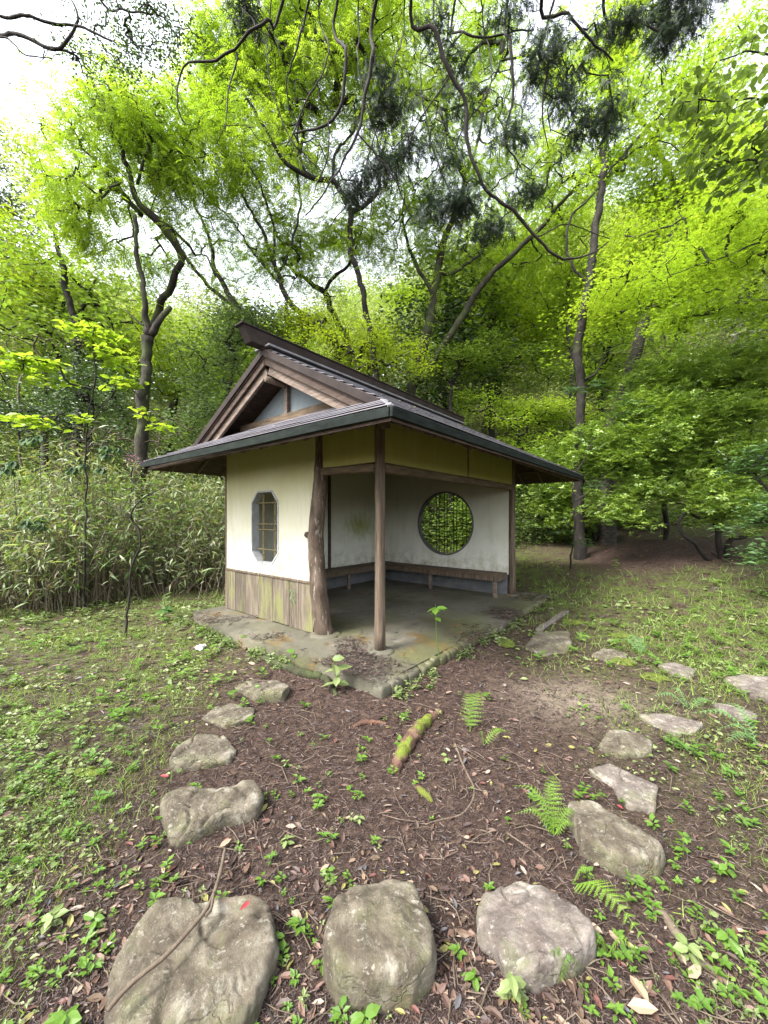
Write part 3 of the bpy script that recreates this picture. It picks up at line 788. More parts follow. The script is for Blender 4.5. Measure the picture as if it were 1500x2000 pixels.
def stain_mat():
    m = M['plaster_in'].copy(); m.name = 'stained_inner_plaster'; nt = m.node_tree
    p = next(n for n in nt.nodes if n.type == 'BSDF_PRINCIPLED'); src = p.inputs['Base Color'].links[0].from_socket
    tc = nt.nodes.new('ShaderNodeTexCoord'); vs = nt.nodes.new('ShaderNodeVectorMath'); vs.operation = 'SUBTRACT'
    vs.inputs[1].default_value = (3.05, 3.12, 1.38); nt.links.new(tc.outputs['Object'], vs.inputs[0])
    vm = nt.nodes.new('ShaderNodeVectorMath'); vm.operation = 'MULTIPLY'; vm.inputs[1].default_value = (1.6, 0, 2.9); nt.links.new(vs.outputs[0], vm.inputs[0])
    ln = nt.nodes.new('ShaderNodeVectorMath'); ln.operation = 'LENGTH'; nt.links.new(vm.outputs[0], ln.inputs[0])
    n = noise_n(nt, 5, 8, .75, stretch=(2, 1, .8))
    a_ = nt.nodes.new('ShaderNodeMath'); a_.operation = 'MULTIPLY_ADD'; a_.inputs[1].default_value = 2.2
    nt.links.new(n.outputs['Fac'], a_.inputs[0]); nt.links.new(ln.outputs['Value'], a_.inputs[2])
    r = ramp(nt, [(.0, (.9, .9, .9)), (1.0, (0, 0, 0))]); mr = nt.nodes.new('ShaderNodeMapRange'); mr.inputs['From Min'].default_value = 1.2; mr.inputs['From Max'].default_value = 2.1
    nt.links.new(a_.outputs[0], mr.inputs['Value']); nt.links.new(mr.outputs[0], r.inputs[0])
    nt.links.new(mix(nt, r.outputs[0], src, (.22, .25, .07)), p.inputs['Base Color'])
    return m
M['stained'] = stain_mat()
rwall = wall_sheet('rear_wall', [(.05, .5), (3.78, .5), (3.78, 2.7), (.05, 2.7)], None, lambda u_, z_, d: (u_, 3.12 + d, z_), .08, M['stained'], pav)
rwall['label'] = 'white inner wall with a green algae stain'
box('wall_post', 2.09, 2.15, 3.085, 3.118, .5, 2.6, M['wood_dark'], pav)
box('plinth', .05, 3.76, 3.10, 3.20, .1, .497, M['mortar'], pav, 0)
box('plinth', 3.765, 3.875, .07, 3.098, .1, .497, M['mortar'], pav, 0)

# wainscot boards
wain = box('wainscot', -.03, .03, 1.02, 3.115, .115, .735, M['wood_dark'], pav, 0)
edges = [1.03]
for px in (590, 572, 540, 505, 487, 467, 453):
    q = (px - CX) / F_PX; edges.append((PF[0] - q * PF[1]) / (.774 + q * .633))
edges.append(3.11); edges = sorted(set(min(3.11, e) for e in edges))
for e0, e1 in zip(edges[:-1], edges[1:]):
    d = rng.uniform(0, .008)
    o_ = box('board', -.055 - d, -.033, e0 + .003, e1 - .003, .125 + rng.uniform(0, .012), .735, M['board'], wain, .002)
bar('cap_rail', (-.05, 1.05, .75), (-.05, 3.12, .75), .05, .028, M['wood'], pav, .003)

# ---- benches
BT = .54
bench = box('bench', .12, 3.77, 2.72, 2.905, BT - .035, BT, M['wood_h'], pav, .004); bench['label'] = 'long bench along the rear wall'
box('plank', .12, 3.77, 2.911, 3.09, BT - .035, BT, M['wood_h'], bench, .004)
box('rail', .12, 3.40, 2.735, 2.775, BT - .125, BT - .037, M['wood'], bench, .004)
for a_ in (.35, 2.33, 3.42): box('leg', a_ - .03, a_ + .03, 2.745, 2.80, .12, BT - .127 if a_ < 3.4 else BT - .037, M['wood_grey'], bench, .003)
bench2 = box('bench', 3.38, 3.565, .07, 2.716, BT - .035, BT, M['wood_h'], pav, .004); bench2['label'] = 'shorter bench under the round window'
box('plank', 3.571, 3.76, .07, 2.716, BT - .035, BT, M['wood_h'], bench2, .004)
box('rail', 3.39, 3.43, .085, 2.70, BT - .125, BT - .037, M['wood'], bench2, .004)
box('rail', 3.432, 3.75, .085, .12, BT - .125, BT - .037, M['wood'], bench2, .004)
for b_ in (.13, 1.5): box('leg', 3.40, 3.455, b_, b_ + .06, .12, BT - .127, M['wood_grey'], bench2, .003)

# ---- roof
ZE, SLP = 2.40, .53
A0, A1, B0, B1 = -.90, 5.35, -.86, 3.92
RB = 1.5
roof = None
def zr(b): return ZE + (b - B0) * SLP
ZAP = zr(RB)
SL2 = (ZAP - ZE) / (B1 - RB)
VA0, VA1 = -.45, 4.45
def a_lo(b, z): d = (z - ZE) / SLP; return A0 + d if A0 + d < VA0 else VA0
def a_hi(b, z): d = (z - ZE) / SLP; return A1 - d if A1 - d > VA1 else VA1
# soffit boards (underside), one per slope
def slope_poly(name, pts, mat, parent, dz0, dz1):
    n = len(pts); V = [(p[0], p[1], p[2] + dz0) for p in pts] + [(p[0], p[1], p[2] + dz1) for p in pts]
    F = [tuple(range(n)), tuple(range(2 * n - 1, n - 1, -1))] + [(q, (q + 1) % n, n + (q + 1) % n, n + q) for q in range(n)]
    return poly_ob(name, V, F, mat, parent, 0)
hb = B0 + (VA0 - A0); hz = ZE + (VA0 - A0) * SLP
hb2 = B0 + (A1 - VA1); hz2 = ZE + (A1 - VA1) * SLP
hl = B1 - (hz - ZE) / SL2; hl2 = B1 - (hz2 - ZE) / SL2
main_r = [(A0, B0, ZE), (A1, B0, ZE), (VA1, hb2, hz2), (VA1, RB, ZAP), (VA0, RB, ZAP), (VA0, hb, hz)]
main_l = [(A0, B1, ZE), (VA0, hl, hz), (VA0, RB, ZAP), (VA1, RB, ZAP), (VA1, hl2, hz2), (A1, B1, ZE)]
AG = -.10; gz_ = ZE + (AG - A0) * SLP
pent_f = [(A0, B0, ZE), (AG, B0 + (AG - A0), gz_), (AG, B1 - (gz_ - ZE) / SL2, gz_), (A0, B1, ZE)]
AG2 = 4.1; gz2 = ZE + (A1 - AG2) * SLP
pent_b = [(A1, B0, ZE), (A1, B1, ZE), (AG2, B1 - (gz2 - ZE) / SL2, gz2), (AG2, B0 + (A1 - AG2), gz2)]
roof = slope_poly('roof', main_r, M['wood_dark'], pav, -.10, -.022)
roof['label'] = 'hip-and-gable roof of grey metal shingles'
slope_poly('roof_deck', main_l, M['wood_dark'], roof, -.10, -.022)
slope_poly('roof_deck', pent_f, M['wood_dark'], roof, -.102, -.024)
slope_poly('roof_deck', pent_b, M['wood_dark'], roof, -.102, -.024)

def courses(edge0, edge1, n, split, mat, zl=.0):
    """edge0(t)->(start,end) 3d points of the line at fraction t up the slope"""
    for k in range(n):
        t0, t1 = k / n, (k + 1) / n + .012
        s0, e0 = (np.array(p) for p in edge0(t0)); s1, e1 = (np.array(p) for p in edge0(min(t1, 1)))
        L = np.linalg.norm(e0 - s0)
        cuts = [0.0]
        if split:
            x = rng.uniform(.25, 1.0) * split
            while x < L - .25: cuts.append(x / L); x += split * rng.uniform(.9, 1.1)
        cuts.append(1.0)
        for c0, c1 in zip(cuts[:-1], cuts[1:]):
            g = .0015 / L
            j = rng.normal() * .0015
            P = [s0 + (e0 - s0) * (c0 + g), s0 + (e0 - s0) * (c1 - g), s1 + (e1 - s1) * (c1 - g), s1 + (e1 - s1) * (c0 + g)]
            if c0 > 0: P[3] = s1 + (e1 - s1) * ((c0 * L + np.dot(s0 - s1, nrm(e0 - s0))) / np.linalg.norm(e1 - s1) + g)
            if c1 < 1: P[2] = s1 + (e1 - s1) * ((c1 * L + np.dot(s0 - s1, nrm(e0 - s0))) / np.linalg.norm(e1 - s1) - g)
            up = [.034 + j, .034 + j, .004, .004]
            V = [(*p[:2], p[2] + u_ - .008 + zl) for p, u_ in zip(P, up)] + [(*p[:2], p[2] + u_ + zl) for p, u_ in zip(P, up)]
            F = [(3, 2, 1, 0), (4, 5, 6, 7), (0, 1, 5, 4), (1, 2, 6, 5), (2, 3, 7, 6), (3, 0, 4, 7)]
            poly_ob('shingle', V, F, mat, roof, 0)
def er(t):
    b = B0 + (RB - B0) * t; z = zr(b); return (a_lo(b, z), b, z), (a_hi(b, z), b, z)
def el(t):
    b = B1 + (RB - B1) * t; z = ZE + (ZAP - ZE) * t; return (a_hi(b, z), b, z), (a_lo(b, z), b, z)
def ef(t):
    p = [np.array(q) for q in pent_f]
    s = p[3] + (p[2] - p[3]) * t; e = p[0] + (p[1] - p[0]) * t
    s = s + np.array([-.07 * (1 - t), 0.02, 0]) ; return s, e
def eb(t):
    p = [np.array(q) for q in pent_b]; return p[0] + (p[3] - p[0]) * t, p[1] + (p[2] - p[1]) * t
courses(er, None, 17, .95, M['roof'])
courses(ef, None, 7, .95, M['roof'])
courses(el, None, 9, 0, M['roof'])
courses(eb, None, 6, 0, M['roof'])
# hip caps
def strip(name, p, q, w, h, mat, parent, bev=.003): return bar(name, p, q, w, h, mat, parent, bev)
strip('hip_cap', (A0, B0, ZE + .012), (VA0, hb, hz + .012), .05, .02, M['flash'], roof)
strip('hip_cap', (A1, B0, ZE + .012), (VA1, hb2, hz2 + .012), .05, .02, M['roof'], roof)
strip('hip_cap', (A0 - .05, B1, ZE + .012), (VA0, hl, hz + .012), .05, .02, M['flash'], roof)
strip('hip_cap', (A1, B1, ZE + .012), (VA1, hl2, hz2 + .012), .05, .02, M['roof'], roof)
# fascias
fz = ZE - .038
for nm, p, q in (('right', (A0 - .02, B0 - .016, fz), (A1 + .02, B0 - .016, fz)), ('front', (A0 - .016, B0, fz), (A0 - .086, B1 + .02, fz)),
                 ('far', (A1 + .016, B0, fz), (A1 + .016, B1, fz)), ('left', (A0 - .07, B1 + .016, fz), (A1, B1 + .016, fz))):
    bar('fascia', p, q, .028, .078, M['fascia'], roof, .004, cuts=5, jit=.009)
# verge boards, bargeboards
def verge(aa, w, off, h, mat, nm, k0=0.0, k1=1.0):
    for (bl, zl) in ((hb, hz), (hl, hz)):
        p0 = np.array([aa, bl, zl - off]); p1 = np.array([aa, RB, ZAP - off])
        a_ = p0 + (p1 - p0) * k0; b_ = p0 + (p1 - p0) * k1
        bar(nm, a_, b_, w, h, mat, roof, .004, cuts=0)
verge(VA0 - .005, .035, .035, .085, M['ridge'], 'verge_trim', -.03)
verge(VA0 + .03, .03, .125, .11, M['wood_dark'], 'bargeboard', .0)
verge(VA0 + .075, .04, .225, .125, M['wood_grey'], 'bargeboard', .16, .985)
verge(VA1 + .005, .035, .035, .085, M['ridge'], 'verge_trim', .0)
# stepped wooden shingle ends below the right verge
gbz = gz_ + .05
# gable triangle wall
gw = wall_sheet('gable_wall', [(RB - (ZAP - .28 - gbz) / SLP, gbz), (RB + (ZAP - .28 - gbz) / SL2, gbz), (RB, ZAP - .28)], None, lambda u_, z_, d: (AG + .02 + d, u_, z_), .04, M['gable'], pav)
box('king_post', AG - .035, AG + .018, RB - .045, RB + .015, gbz, ZAP - .3, M['wood_grey'], gw, .003)
box('tie_beam', AG - .06, AG + .018, RB - 1.0, RB + 1.05, gbz - .06, gbz + .035, M['wood_h'], gw, .004)
pole('purlin', [(-.42, RB, ZAP - .36), (4.4, RB, ZAP - .36)], [.04, .04], M['wood'], roof, 10, .6)
for aa in (AG2 - .02,):
    wall_sheet('gable_wall', [(RB - (ZAP - .28 - gz2) / SLP, gz2), (RB + (ZAP - .28 - gz2) / SL2, gz2), (RB, ZAP - .28)], None, lambda u_, z_, d: (aa + d, u_, z_), .04, M['gable'], pav)
# ridge
rg = bar('ridge_cap', (-.48, RB, ZAP + .012), (4.56, RB, ZAP + .012), .30, .025, M['flash'], roof, .004)
za, zb = ZAP + .02, ZAP + .165
V = [(-.60, RB - .07, za), (4.68, RB - .07, za), (4.68, RB + .07, za), (-.60, RB + .07, za), (-.84, RB - .07, zb), (4.70, RB - .07, zb), (4.70, RB + .07, zb), (-.84, RB + .07, zb)]
V[0] = (-.66, RB - .07, za - .02); V[3] = (-.66, RB + .07, za - .02)
V[4] = (-.76, RB - .07, zb + .01); V[7] = (-.76, RB + .07, zb + .01)
poly_ob('ridge_beam', V, box_vf(0, 1, 0, 1, 0, 1)[1], M['ridge'], roof, .006)
bar('ridge_top', (-.79, RB, zb + .02), (4.72, RB, zb + .012), .165, .018, M['ridge'], roof, .003)
# rafters
for a_ in np.arange(-.55, 5.2, .37):
    z0 = zr(B0 + .06) - .125
    bi = min(1.1, B0 + (a_ - A0), B0 + (A1 - a_)) 
    pole('rafter', [(a_, B0 + .06, z0), (a_, bi, zr(bi) - .125)], [.022, .025], M['wood'], roof, 7, .5, .05, int(a_ * 10) + 20)
for b_ in np.arange(-.5, 3.8, .36):
    z0 = ZE + .06 * SLP - .125
    ai = min(-.05, A0 + (b_ - B0), A0 + (B1 - b_))
    pole('rafter', [(A0 + .04, b_, z0), (ai, b_, ZE + (ai - A0) * SLP - .125)], [.022, .025], M['wood'], roof, 7, .5, .05, int(b_ * 10) + 90)
for a_ in np.arange(-.6, 5.2, .42):
    bi = max(2.6, B1 - (a_ - A0), B1 - (A1 - a_))
    pole('rafter', [(a_, B1 - .06, ZE - .1), (a_, bi, ZE + (B1 - bi) * SL2 - .125)], [.022, .025], M['wood'], roof, 7, .5, .05, int(a_ * 10) + 190)
for b_ in np.arange(-.5, 3.8, .40):
    ai = max(4.2, A1 - (b_ - B0), A1 - (B1 - b_))
    pole('rafter', [(A1 - .04, b_, ZE - .1), (ai, b_, ZE + (A1 - ai) * SLP - .125)], [.022, .025], M['wood'], roof, 7, .5, .05, int(b_ * 10) + 290)
for b_ in (-.42, -.1): pole('batten', [(A0 + (b_ - B0) + .1, b_, zr(b_) - .16), (A1 - (b_ - B0) - .1, b_, zr(b_) - .16)], [.018, .018], M['wood'], roof, 6, .8, .05)
for a_ in (-.55, -.3): pole('batten', [(a_, B0 + (a_ - A0) + .1, ZE + (a_ - A0) * SLP - .165), (a_, B1 - (a_ - A0) - .1, ZE + (a_ - A0) * SLP - .165)], [.018, .018], M['wood'], roof, 6, .8, .05)
for a_ in (4.5, 4.85): pole('batten', [(a_, B0 + (A1 - a_) + .1, ZE + (A1 - a_) * SLP - .165), (a_, B1 - (A1 - a_) - .1, ZE + (A1 - a_) * SLP - .165)], [.018, .018], M['wood'], roof, 6, .8, .05)

# ---------------------------------------------------------------- stepping stones
STONES = []
def stone(outl, h, label, seed, mat='stone', rough=1.0, flatness=.9):
    h *= .85
    pts = []
    cy = sum(p[1] for p in outl) / len(outl)
    for p in outl:
        z = h * (.12 if p[1] > cy else .8)
        pts.append(gnd(p[0], p[1], z)[:2])
    pts = np.array(pts); c = (pts.max(0) + pts.min(0)) / 2
    z0 = float(ground_z(c[0:1], c[1:2])[0])
    d = pts - c; ang = np.arctan2(d[:, 1], d[:, 0]); 
    # dense resample of the outline then polar
    D = []
    for q in range(len(pts)):
        for t in np.linspace(0, 1, 12, endpoint=False): D.append(d[q] * (1 - t) + d[(q + 1) % len(pts)] * t)
    D = np.array(D); A_ = np.arctan2(D[:, 1], D[:, 0]); Rr = np.linalg.norm(D, axis=1); o_ = np.argsort(A_)
    K = 120; th = np.linspace(-np.pi, np.pi, K, endpoint=False)
    R_ = np.interp(th, A_[o_], Rr[o_], period=2 * np.pi)
    for _ in range(1): R_ = (np.roll(R_, 1) + 2 * R_ + np.roll(R_, -1)) / 4
    STONES.append((c, th, R_))
    prof = [(.93, -.14), (1.0, -.03), (1.005, .3), (.995, .62), (.98, .84), (.95, .96), (.9, .995), (.83, 1.), (.78, 1.0), (.72, 1.), (.66, 1.0), (.6, 1.), (.54, 1.0), (.48, 1.), (.42, 1.), (.36, 1.0), (.3, 1.), (.24, 1.0), (.18, 1.), (.12, 1.0), (.06, 1.)]
    V = []; sz = R_.mean()
    tilt = np.random.default_rng(seed).normal(size=2) * .04
    for (s, hz_) in prof:
        for t, r_ in zip(th, R_):
            x, y = c[0] + s * r_ * math.cos(t), c[1] + s * r_ * math.sin(t)
            p = Vector((x, y, 0)); sd_ = Vector((seed * 7.3, 0, 0))
            e = mnoise.noise(p * 3.2 + sd_) * .5 + mnoise.noise(p * 8 + sd_) * .25 + mnoise.noise(p * 19 + sd_) * .16 + mnoise.noise(p * 40 + sd_) * .08
            ridge_ = 1 - abs(mnoise.noise(p * 4.5 + sd_ * 2)) * 2
            top = sstep(.3, .9, hz_)
            z = hz_ * h if hz_ > 0 else hz_ * 1.0
            dome = (1 - flatness) * h * (s * s) 
            z = z - top * dome + top * e * h * .5 * rough - top * max(0, ridge_ - .88) * .16 * rough
            z += top * (tilt[0] * (x - c[0]) + tilt[1] * (y - c[1])) 
            k = 1 + .035 * mnoise.noise(Vector((math.cos(t) * 2.5, math.sin(t) * 2.5, hz_ * 3 + seed))) + .02 * mnoise.noise(Vector((math.cos(t) * 9, math.sin(t) * 9, hz_ * 7 + seed))) + .012 * mnoise.noise(Vector((math.cos(t) * 22, math.sin(t) * 22, hz_ * 12 + seed)))
            V.append((s * r_ * math.cos(t) * k, s * r_ * math.sin(t) * k, z))
    n = len(prof); F = []
    for i in range(n - 1):
        for j in range(K):
            a_ = i * K + j; b_ = i * K + (j + 1) % K; F.append((a_, b_, b_ + K)); F.append((a_, b_ + K, a_ + K))
    k0 = len(V); V.append((0, 0, np.mean([v_[2] for v_ in V[-K:]])))
    for j in range(K): F.append(((n - 1) * K + j, (n - 1) * K + (j + 1) % K, k0))
    o = ob('stepping_stone', tri_mesh('stepping_stone', V, F, M[mat], True), None, (c[0], c[1], z0))
    return tag(o, label, 'stepping stone', 'stepping stones around the pavilion')

stone([(205, 1975), (212, 1870), (255, 1800), (300, 1755), (345, 1745), (400, 1742), (500, 1735), (530, 1760), (545, 1830), (532, 1900), (505, 1960), (480, 2020), (350, 2070), (220, 2040)], .12, 'largest grey stone at the bottom left, with a long stick lying across it', 1)
stone([(633, 1790), (648, 1735), (690, 1710), (760, 1697), (812, 1700), (832, 1750), (852, 1860), (847, 1915), (805, 1950), (735, 1962), (660, 1945), (630, 1890)], .19, 'tall rounded brown boulder at the bottom centre', 2, rough=.55, flatness=.75)
stone([(945, 1710), (1000, 1697), (1060, 1708), (1110, 1745), (1160, 1800), (1168, 1850), (1130, 1885), (1065, 1910), (1045, 1920), (985, 1892), (963, 1850), (935, 1800), (930, 1750)], .11, 'pale lichen-covered stone right of the centre boulder, ferns on its right', 3, 'stone_flat')
stone([(1105, 1562), (1150, 1556), (1210, 1588), (1262, 1620), (1300, 1680), (1285, 1708), (1235, 1714), (1178, 1682), (1128, 1655), (1135, 1620)], .13, 'long greenish boulder behind the fern clump', 4)
stone([(1148, 1492), (1192, 1478), (1240, 1503), (1285, 1530), (1280, 1584), (1225, 1572), (1205, 1545), (1195, 1520)], .035, 'flat pinkish stone with a rusty patch of litter on top', 5, 'stone_flat', .6)
stone([(1168, 1445), (1188, 1420), (1238, 1422), (1275, 1448), (1272, 1470), (1218, 1474)], .06, 'oval stone behind the flat pinkish stone', 6)
stone([(1243, 1390), (1300, 1388), (1375, 1405), (1362, 1427), (1330, 1434), (1280, 1416)], .04, 'wide flat stone with moss along its back edge', 7, 'stone_flat', .6)
stone([(1390, 1367), (1420, 1368), (1480, 1396), (1470, 1409), (1440, 1402)], .05, 'narrow pale stone among ferns at the right', 8, 'stone_flat')
stone([(1412, 1322), (1450, 1314), (1510, 1317), (1530, 1370), (1470, 1362), (1430, 1342)], .06, 'broad pale slab cut off by the right edge', 9, 'stone_flat', .6)
stone([(1283, 1292), (1318, 1288), (1360, 1305), (1352, 1324), (1310, 1314)], .03, 'flat stone in the grass behind green ground cover', 10, 'stone_flat', .6)
stone([(1155, 1276), (1178, 1264), (1220, 1270), (1226, 1286), (1180, 1291)], .035, 'small grey stone with bright moss on its right', 11)
stone([(1024, 1264), (1048, 1235), (1110, 1232), (1118, 1252), (1108, 1273), (1060, 1279)], .05, 'flat grey stone nearest the pavilion right edge', 12, rough=.5)
stone([(458, 1332), (480, 1320), (545, 1325), (566, 1347), (555, 1366), (500, 1366), (465, 1346)], .045, 'layered flat stone nearest the pavilion left edge', 13)
stone([(395, 1397), (420, 1370), (450, 1364), (500, 1376), (492, 1402), (440, 1418)], .04, 'flat rough stone, second from pavilion in the left row', 14)
stone([(328, 1494), (345, 1455), (385, 1430), (440, 1430), (462, 1457), (450, 1487), (400, 1497), (350, 1502)], .055, 'smooth rounded stone in the middle of the left row', 15)
stone([(310, 1582), (325, 1545), (350, 1530), (420, 1528), (500, 1518), (517, 1545), (500, 1572), (440, 1602), (400, 1622), (350, 1642), (330, 1636), (318, 1602)], .09, 'long dark cracked stone with a raised ridge in left row', 16, rough=1.4)

def on_stone(x, y, k=1.0):
    m = np.zeros(len(x), bool)
    for c, th, R_ in STONES:
        dx, dy = x - c[0], y - c[1]; r_ = np.hypot(dx, dy); near = r_ < 1
        if near.any():
            m |= near & (r_ < k * np.interp(np.arctan2(dy, dx), th, R_, period=2 * np.pi))
    return m

# ================================================================= vegetation
def tri_count(o): return len(o.data.polygons)

def rand_unit(n, r): 
    v = r.normal(size=(n, 3)); return nrm(v)

def blob_points(blobs, n, r, shell=2.4):
    """blobs (px,py,Y,rx_px,rz_px,ry_m[,weight]); returns n points spread over the ellipsoids"""
    if n > 80 and shell == 2.4:
        c = blob_points(blobs, max(12, n // 6), r, 2.41); q = c[r.integers(0, len(c), n)]
        return q + r.normal(size=(n, 3)) * np.array([.26, .26, .14]) * (1 if blobs[0][2] > 7 else .45)
    w = np.array([(b[3] * b[2] / F_PX) * (b[4] * b[2] / F_PX) * (b[6] if len(b) > 6 else 1) for b in blobs]); w /= w.sum()
    k = r.choice(len(blobs), n, p=w)
    B = np.array([[*at(b[0], b[1], b[2]), b[3] * b[2] / F_PX, b[5], b[4] * b[2] / F_PX] for b in blobs])[k]
    d = rand_unit(n, r) * (r.random(n) ** (1 / shell))[:, None]
    return B[:, :3] + d * B[:, 3:6]

def grow(paths, A, r, seg=.22, wander=.16, start=.35):
    """paths: list of (n,4) xyz+r resampled; A: attractor points. returns nodes P, parent, weight, endidx of A"""
    P = []; par = []
    for path in paths:
        s = int(len(path) * start) if len(path) > 6 else 0
        for q in path[s::2]: P.append(q[:3]); par.append(-1)
    n0 = len(P)
    cap = n0 + len(A) * 40
    buf = np.zeros((cap, 3)); buf[:n0] = np.array(P); n = n0
    SK = buf[:n0].copy()
    d0 = np.array([np.min(((SK - a) ** 2).sum(1)) for a in A]); order = np.argsort(d0)
    ends = np.zeros(len(A), int)
    for i in order:
        a = A[i]; d2 = ((buf[:n] - a) ** 2).sum(1); k = int(np.argmin(d2)); L = math.sqrt(d2[k])
        m_ = min(38, max(2, int(L / seg)))
        mid = (buf[k] + a) / 2 + r.normal(size=3) * wander * L * np.array([1, 1, .8])
        prev = k
        for q in range(1, m_ + 1):
            t = q / m_; p = (1 - t) ** 2 * buf[k] + 2 * t * (1 - t) * mid + t * t * a
            if q < m_: p = p + r.normal(size=3) * .02
            buf[n] = p; par.append(prev); prev = n; n += 1
        ends[i] = prev
    par = np.array(par); W = np.zeros(n); W[ends] += 1
    for k in range(n - 1, n0 - 1, -1):
        if par[k] >= 0: W[par[k]] += W[k]
    return buf[:n], par, W, ends, n0

def leaves_at(C, D, kind, r, per, rad, size, flat=.5, droop=0.0, jit=.5):
    """C cluster centres, D outward direction of the twig"""
    n = len(C) * per; c = np.repeat(C, per, 0); d = np.repeat(D, per, 0)
    if kind == 'pinnate':
        az = r.random(n) * 2 * np.pi
        X = np.stack([np.cos(az), np.sin(az), r.uniform(-.35, .35, n) - droop], 1) + d * .5
        N = np.stack([r.normal(size=n) * .25, r.normal(size=n) * .25, np.ones(n)], 1)
        P = c + nrm(X) * rad * .15 + r.normal(size=(n, 3)) * rad * .35
        return inst(FRV, FRF, P, X, N, size * r.uniform(.7, 1.2, n))
    off = r.normal(size=(n, 3)) * rad * np.array([.55, .55, .55 * flat])
    P = c + off
    az = r.random(n) * 2 * np.pi
    X = np.stack([np.cos(az), np.sin(az), r.uniform(-.3, .3, n) - droop], 1)
    N = np.stack([r.normal(size=n) * jit, r.normal(size=n) * jit, np.ones(n)], 1)
    s = size * r.uniform(.65, 1.25, n)
    if kind == 'star': return inst(STV, STF, P, X, N, s)
    if kind == 'rosette':
        return inst(ROV, ROF, P, X, N, s)
    if kind == 'oval': return inst(OVV, OVF, P, X, N, s)
    if kind == 'lance': return inst(LNV, L4F, P, X, N, s)
    if kind == 'spray':
        X[:, 2] -= .5; N = nrm(rand_unit(n, r)); return inst(SPV, SPF, P, X, N, s)
    if kind == 'folded':
        N = rand_unit(n, r); N[:, 2] = abs(N[:, 2]); return inst(L4V, L4F, P, X, N, s)
    return inst(L4V, L4F, P, X, N, s)

TOT = [0]
def kink(t, c, sd):
    return .075 * mnoise.noise(Vector((sd * 9.1, t * 1.3, c * 5.5))) + .045 * mnoise.noise(Vector((sd * 3.1, t * 3.7, c * 7.5 + 2))) + .02 * mnoise.noise(Vector((sd * 2.1, t * 9, c * 4.5 + 5)))
def side_attractors(paths, r, per_m=2.6, lo=.35, reach=.7):
    out = []
    for p in paths:
        L = np.linalg.norm(np.diff(p[:, :3], axis=0), axis=1).sum(); n = int(L * per_m) + 3
        t = (lo + (1 - lo) * r.random(n) ** .8) * (len(p) - 1); q = p[t.astype(int), :3]
        d = nrm(p[-1, :3] - p[0, :3])
        out.append(q + d * r.uniform(.1, .6, (n, 1)) * reach + rand_unit(n, r) * r.uniform(.3, 1, (n, 1)) * reach)
    return np.vstack(out)
def tree(name, label, cat, group, trunks, blobs, ncl, kind, per, rad, size, leaf, bark, seed, flat=.5, droop=0.0, twig=.006,
         ns=9, wob=.05, start=.35, rooted=True, wander=.16, jit=.5, seg=.22, extra_leaf=None, crown='crown', shell=2.4, tmat=None, rsc=.66, side_lo=.4):
    r = np.random.default_rng(seed)
    paths = []
    for tr in trunks:
        pts = []
        for (px, py, Y, rp) in tr: pts.append([*at(px, py, Y), rp * rsc * Y / F_PX])
        pts = np.array(pts)
        if rooted and tr is trunks[0]:
            b = pts[0].copy(); gz0 = float(terr(b[0], b[1]))
            if b[2] > gz0 + .25:
                b2 = b.copy(); b2[2] = gz0 - .15; b2[3] *= 1.25; b2[:2] += (pts[0, :2] - pts[1, :2]) * .15; pts = np.vstack([b2, pts])
            else:
                pts[0, 2] = min(pts[0, 2], gz0 - .1)
                pts[0, 3] *= 1.15
        paths.append(catmull(pts, .12 if pts[:, 1].mean() > 6 else .06))
    org = paths[0][0, :3].copy()
    root = empty(name, org, label, cat, group)
    tb = Acc()
    for i, p in enumerate(paths):
        p = p.copy(); k = np.linspace(0, 1, len(p))[:, None]
        sl_ = np.concatenate([[0], np.cumsum(np.linalg.norm(np.diff(p[:, :3], axis=0), axis=1))])
        p[:, :3] += np.array([[kink(t, c, i + seed) for c in range(3)] for t in sl_]) * (.6 if p[0, 1] < 7 else 1)
        tb.add(*tube(p[:, :3], p[:, 3], ns, wob, seed + i))
    ncl = int(ncl * 1.9) if kind == 'pinnate' else int(ncl * 1.5) if kind == 'star' else ncl
    if ncl:
        A = blob_points(blobs, ncl, r, shell)
        if kind in ('pinnate', 'star'): A = np.vstack([A, side_attractors(paths, r, lo=side_lo)])
        P, par, W, ends, n0 = grow(paths, A, r, seg, wander, start)
        idx = np.arange(n0, len(P)); pa = par[idx]
        R = twig * W ** .5; Rp = np.where(pa >= n0, R[pa], R[idx] * 1.15)
        Rp = np.minimum(Rp, R[idx] * 1.6)
        tb.add(*frusta(P[pa], P[idx], Rp, R[idx], 4))
    ob('trunk', tb.mesh('trunk', M[bark], org, True), root)
    if ncl and per:
        D = nrm(P[ends] - P[par[ends]])
        V, F = leaves_at(P[ends], D, kind, r, per, rad, size, flat, droop, jit)
        TOT[0] += len(F)
        ob(crown, tri_mesh(crown, V - org, F, M[leaf]), root)
    return root

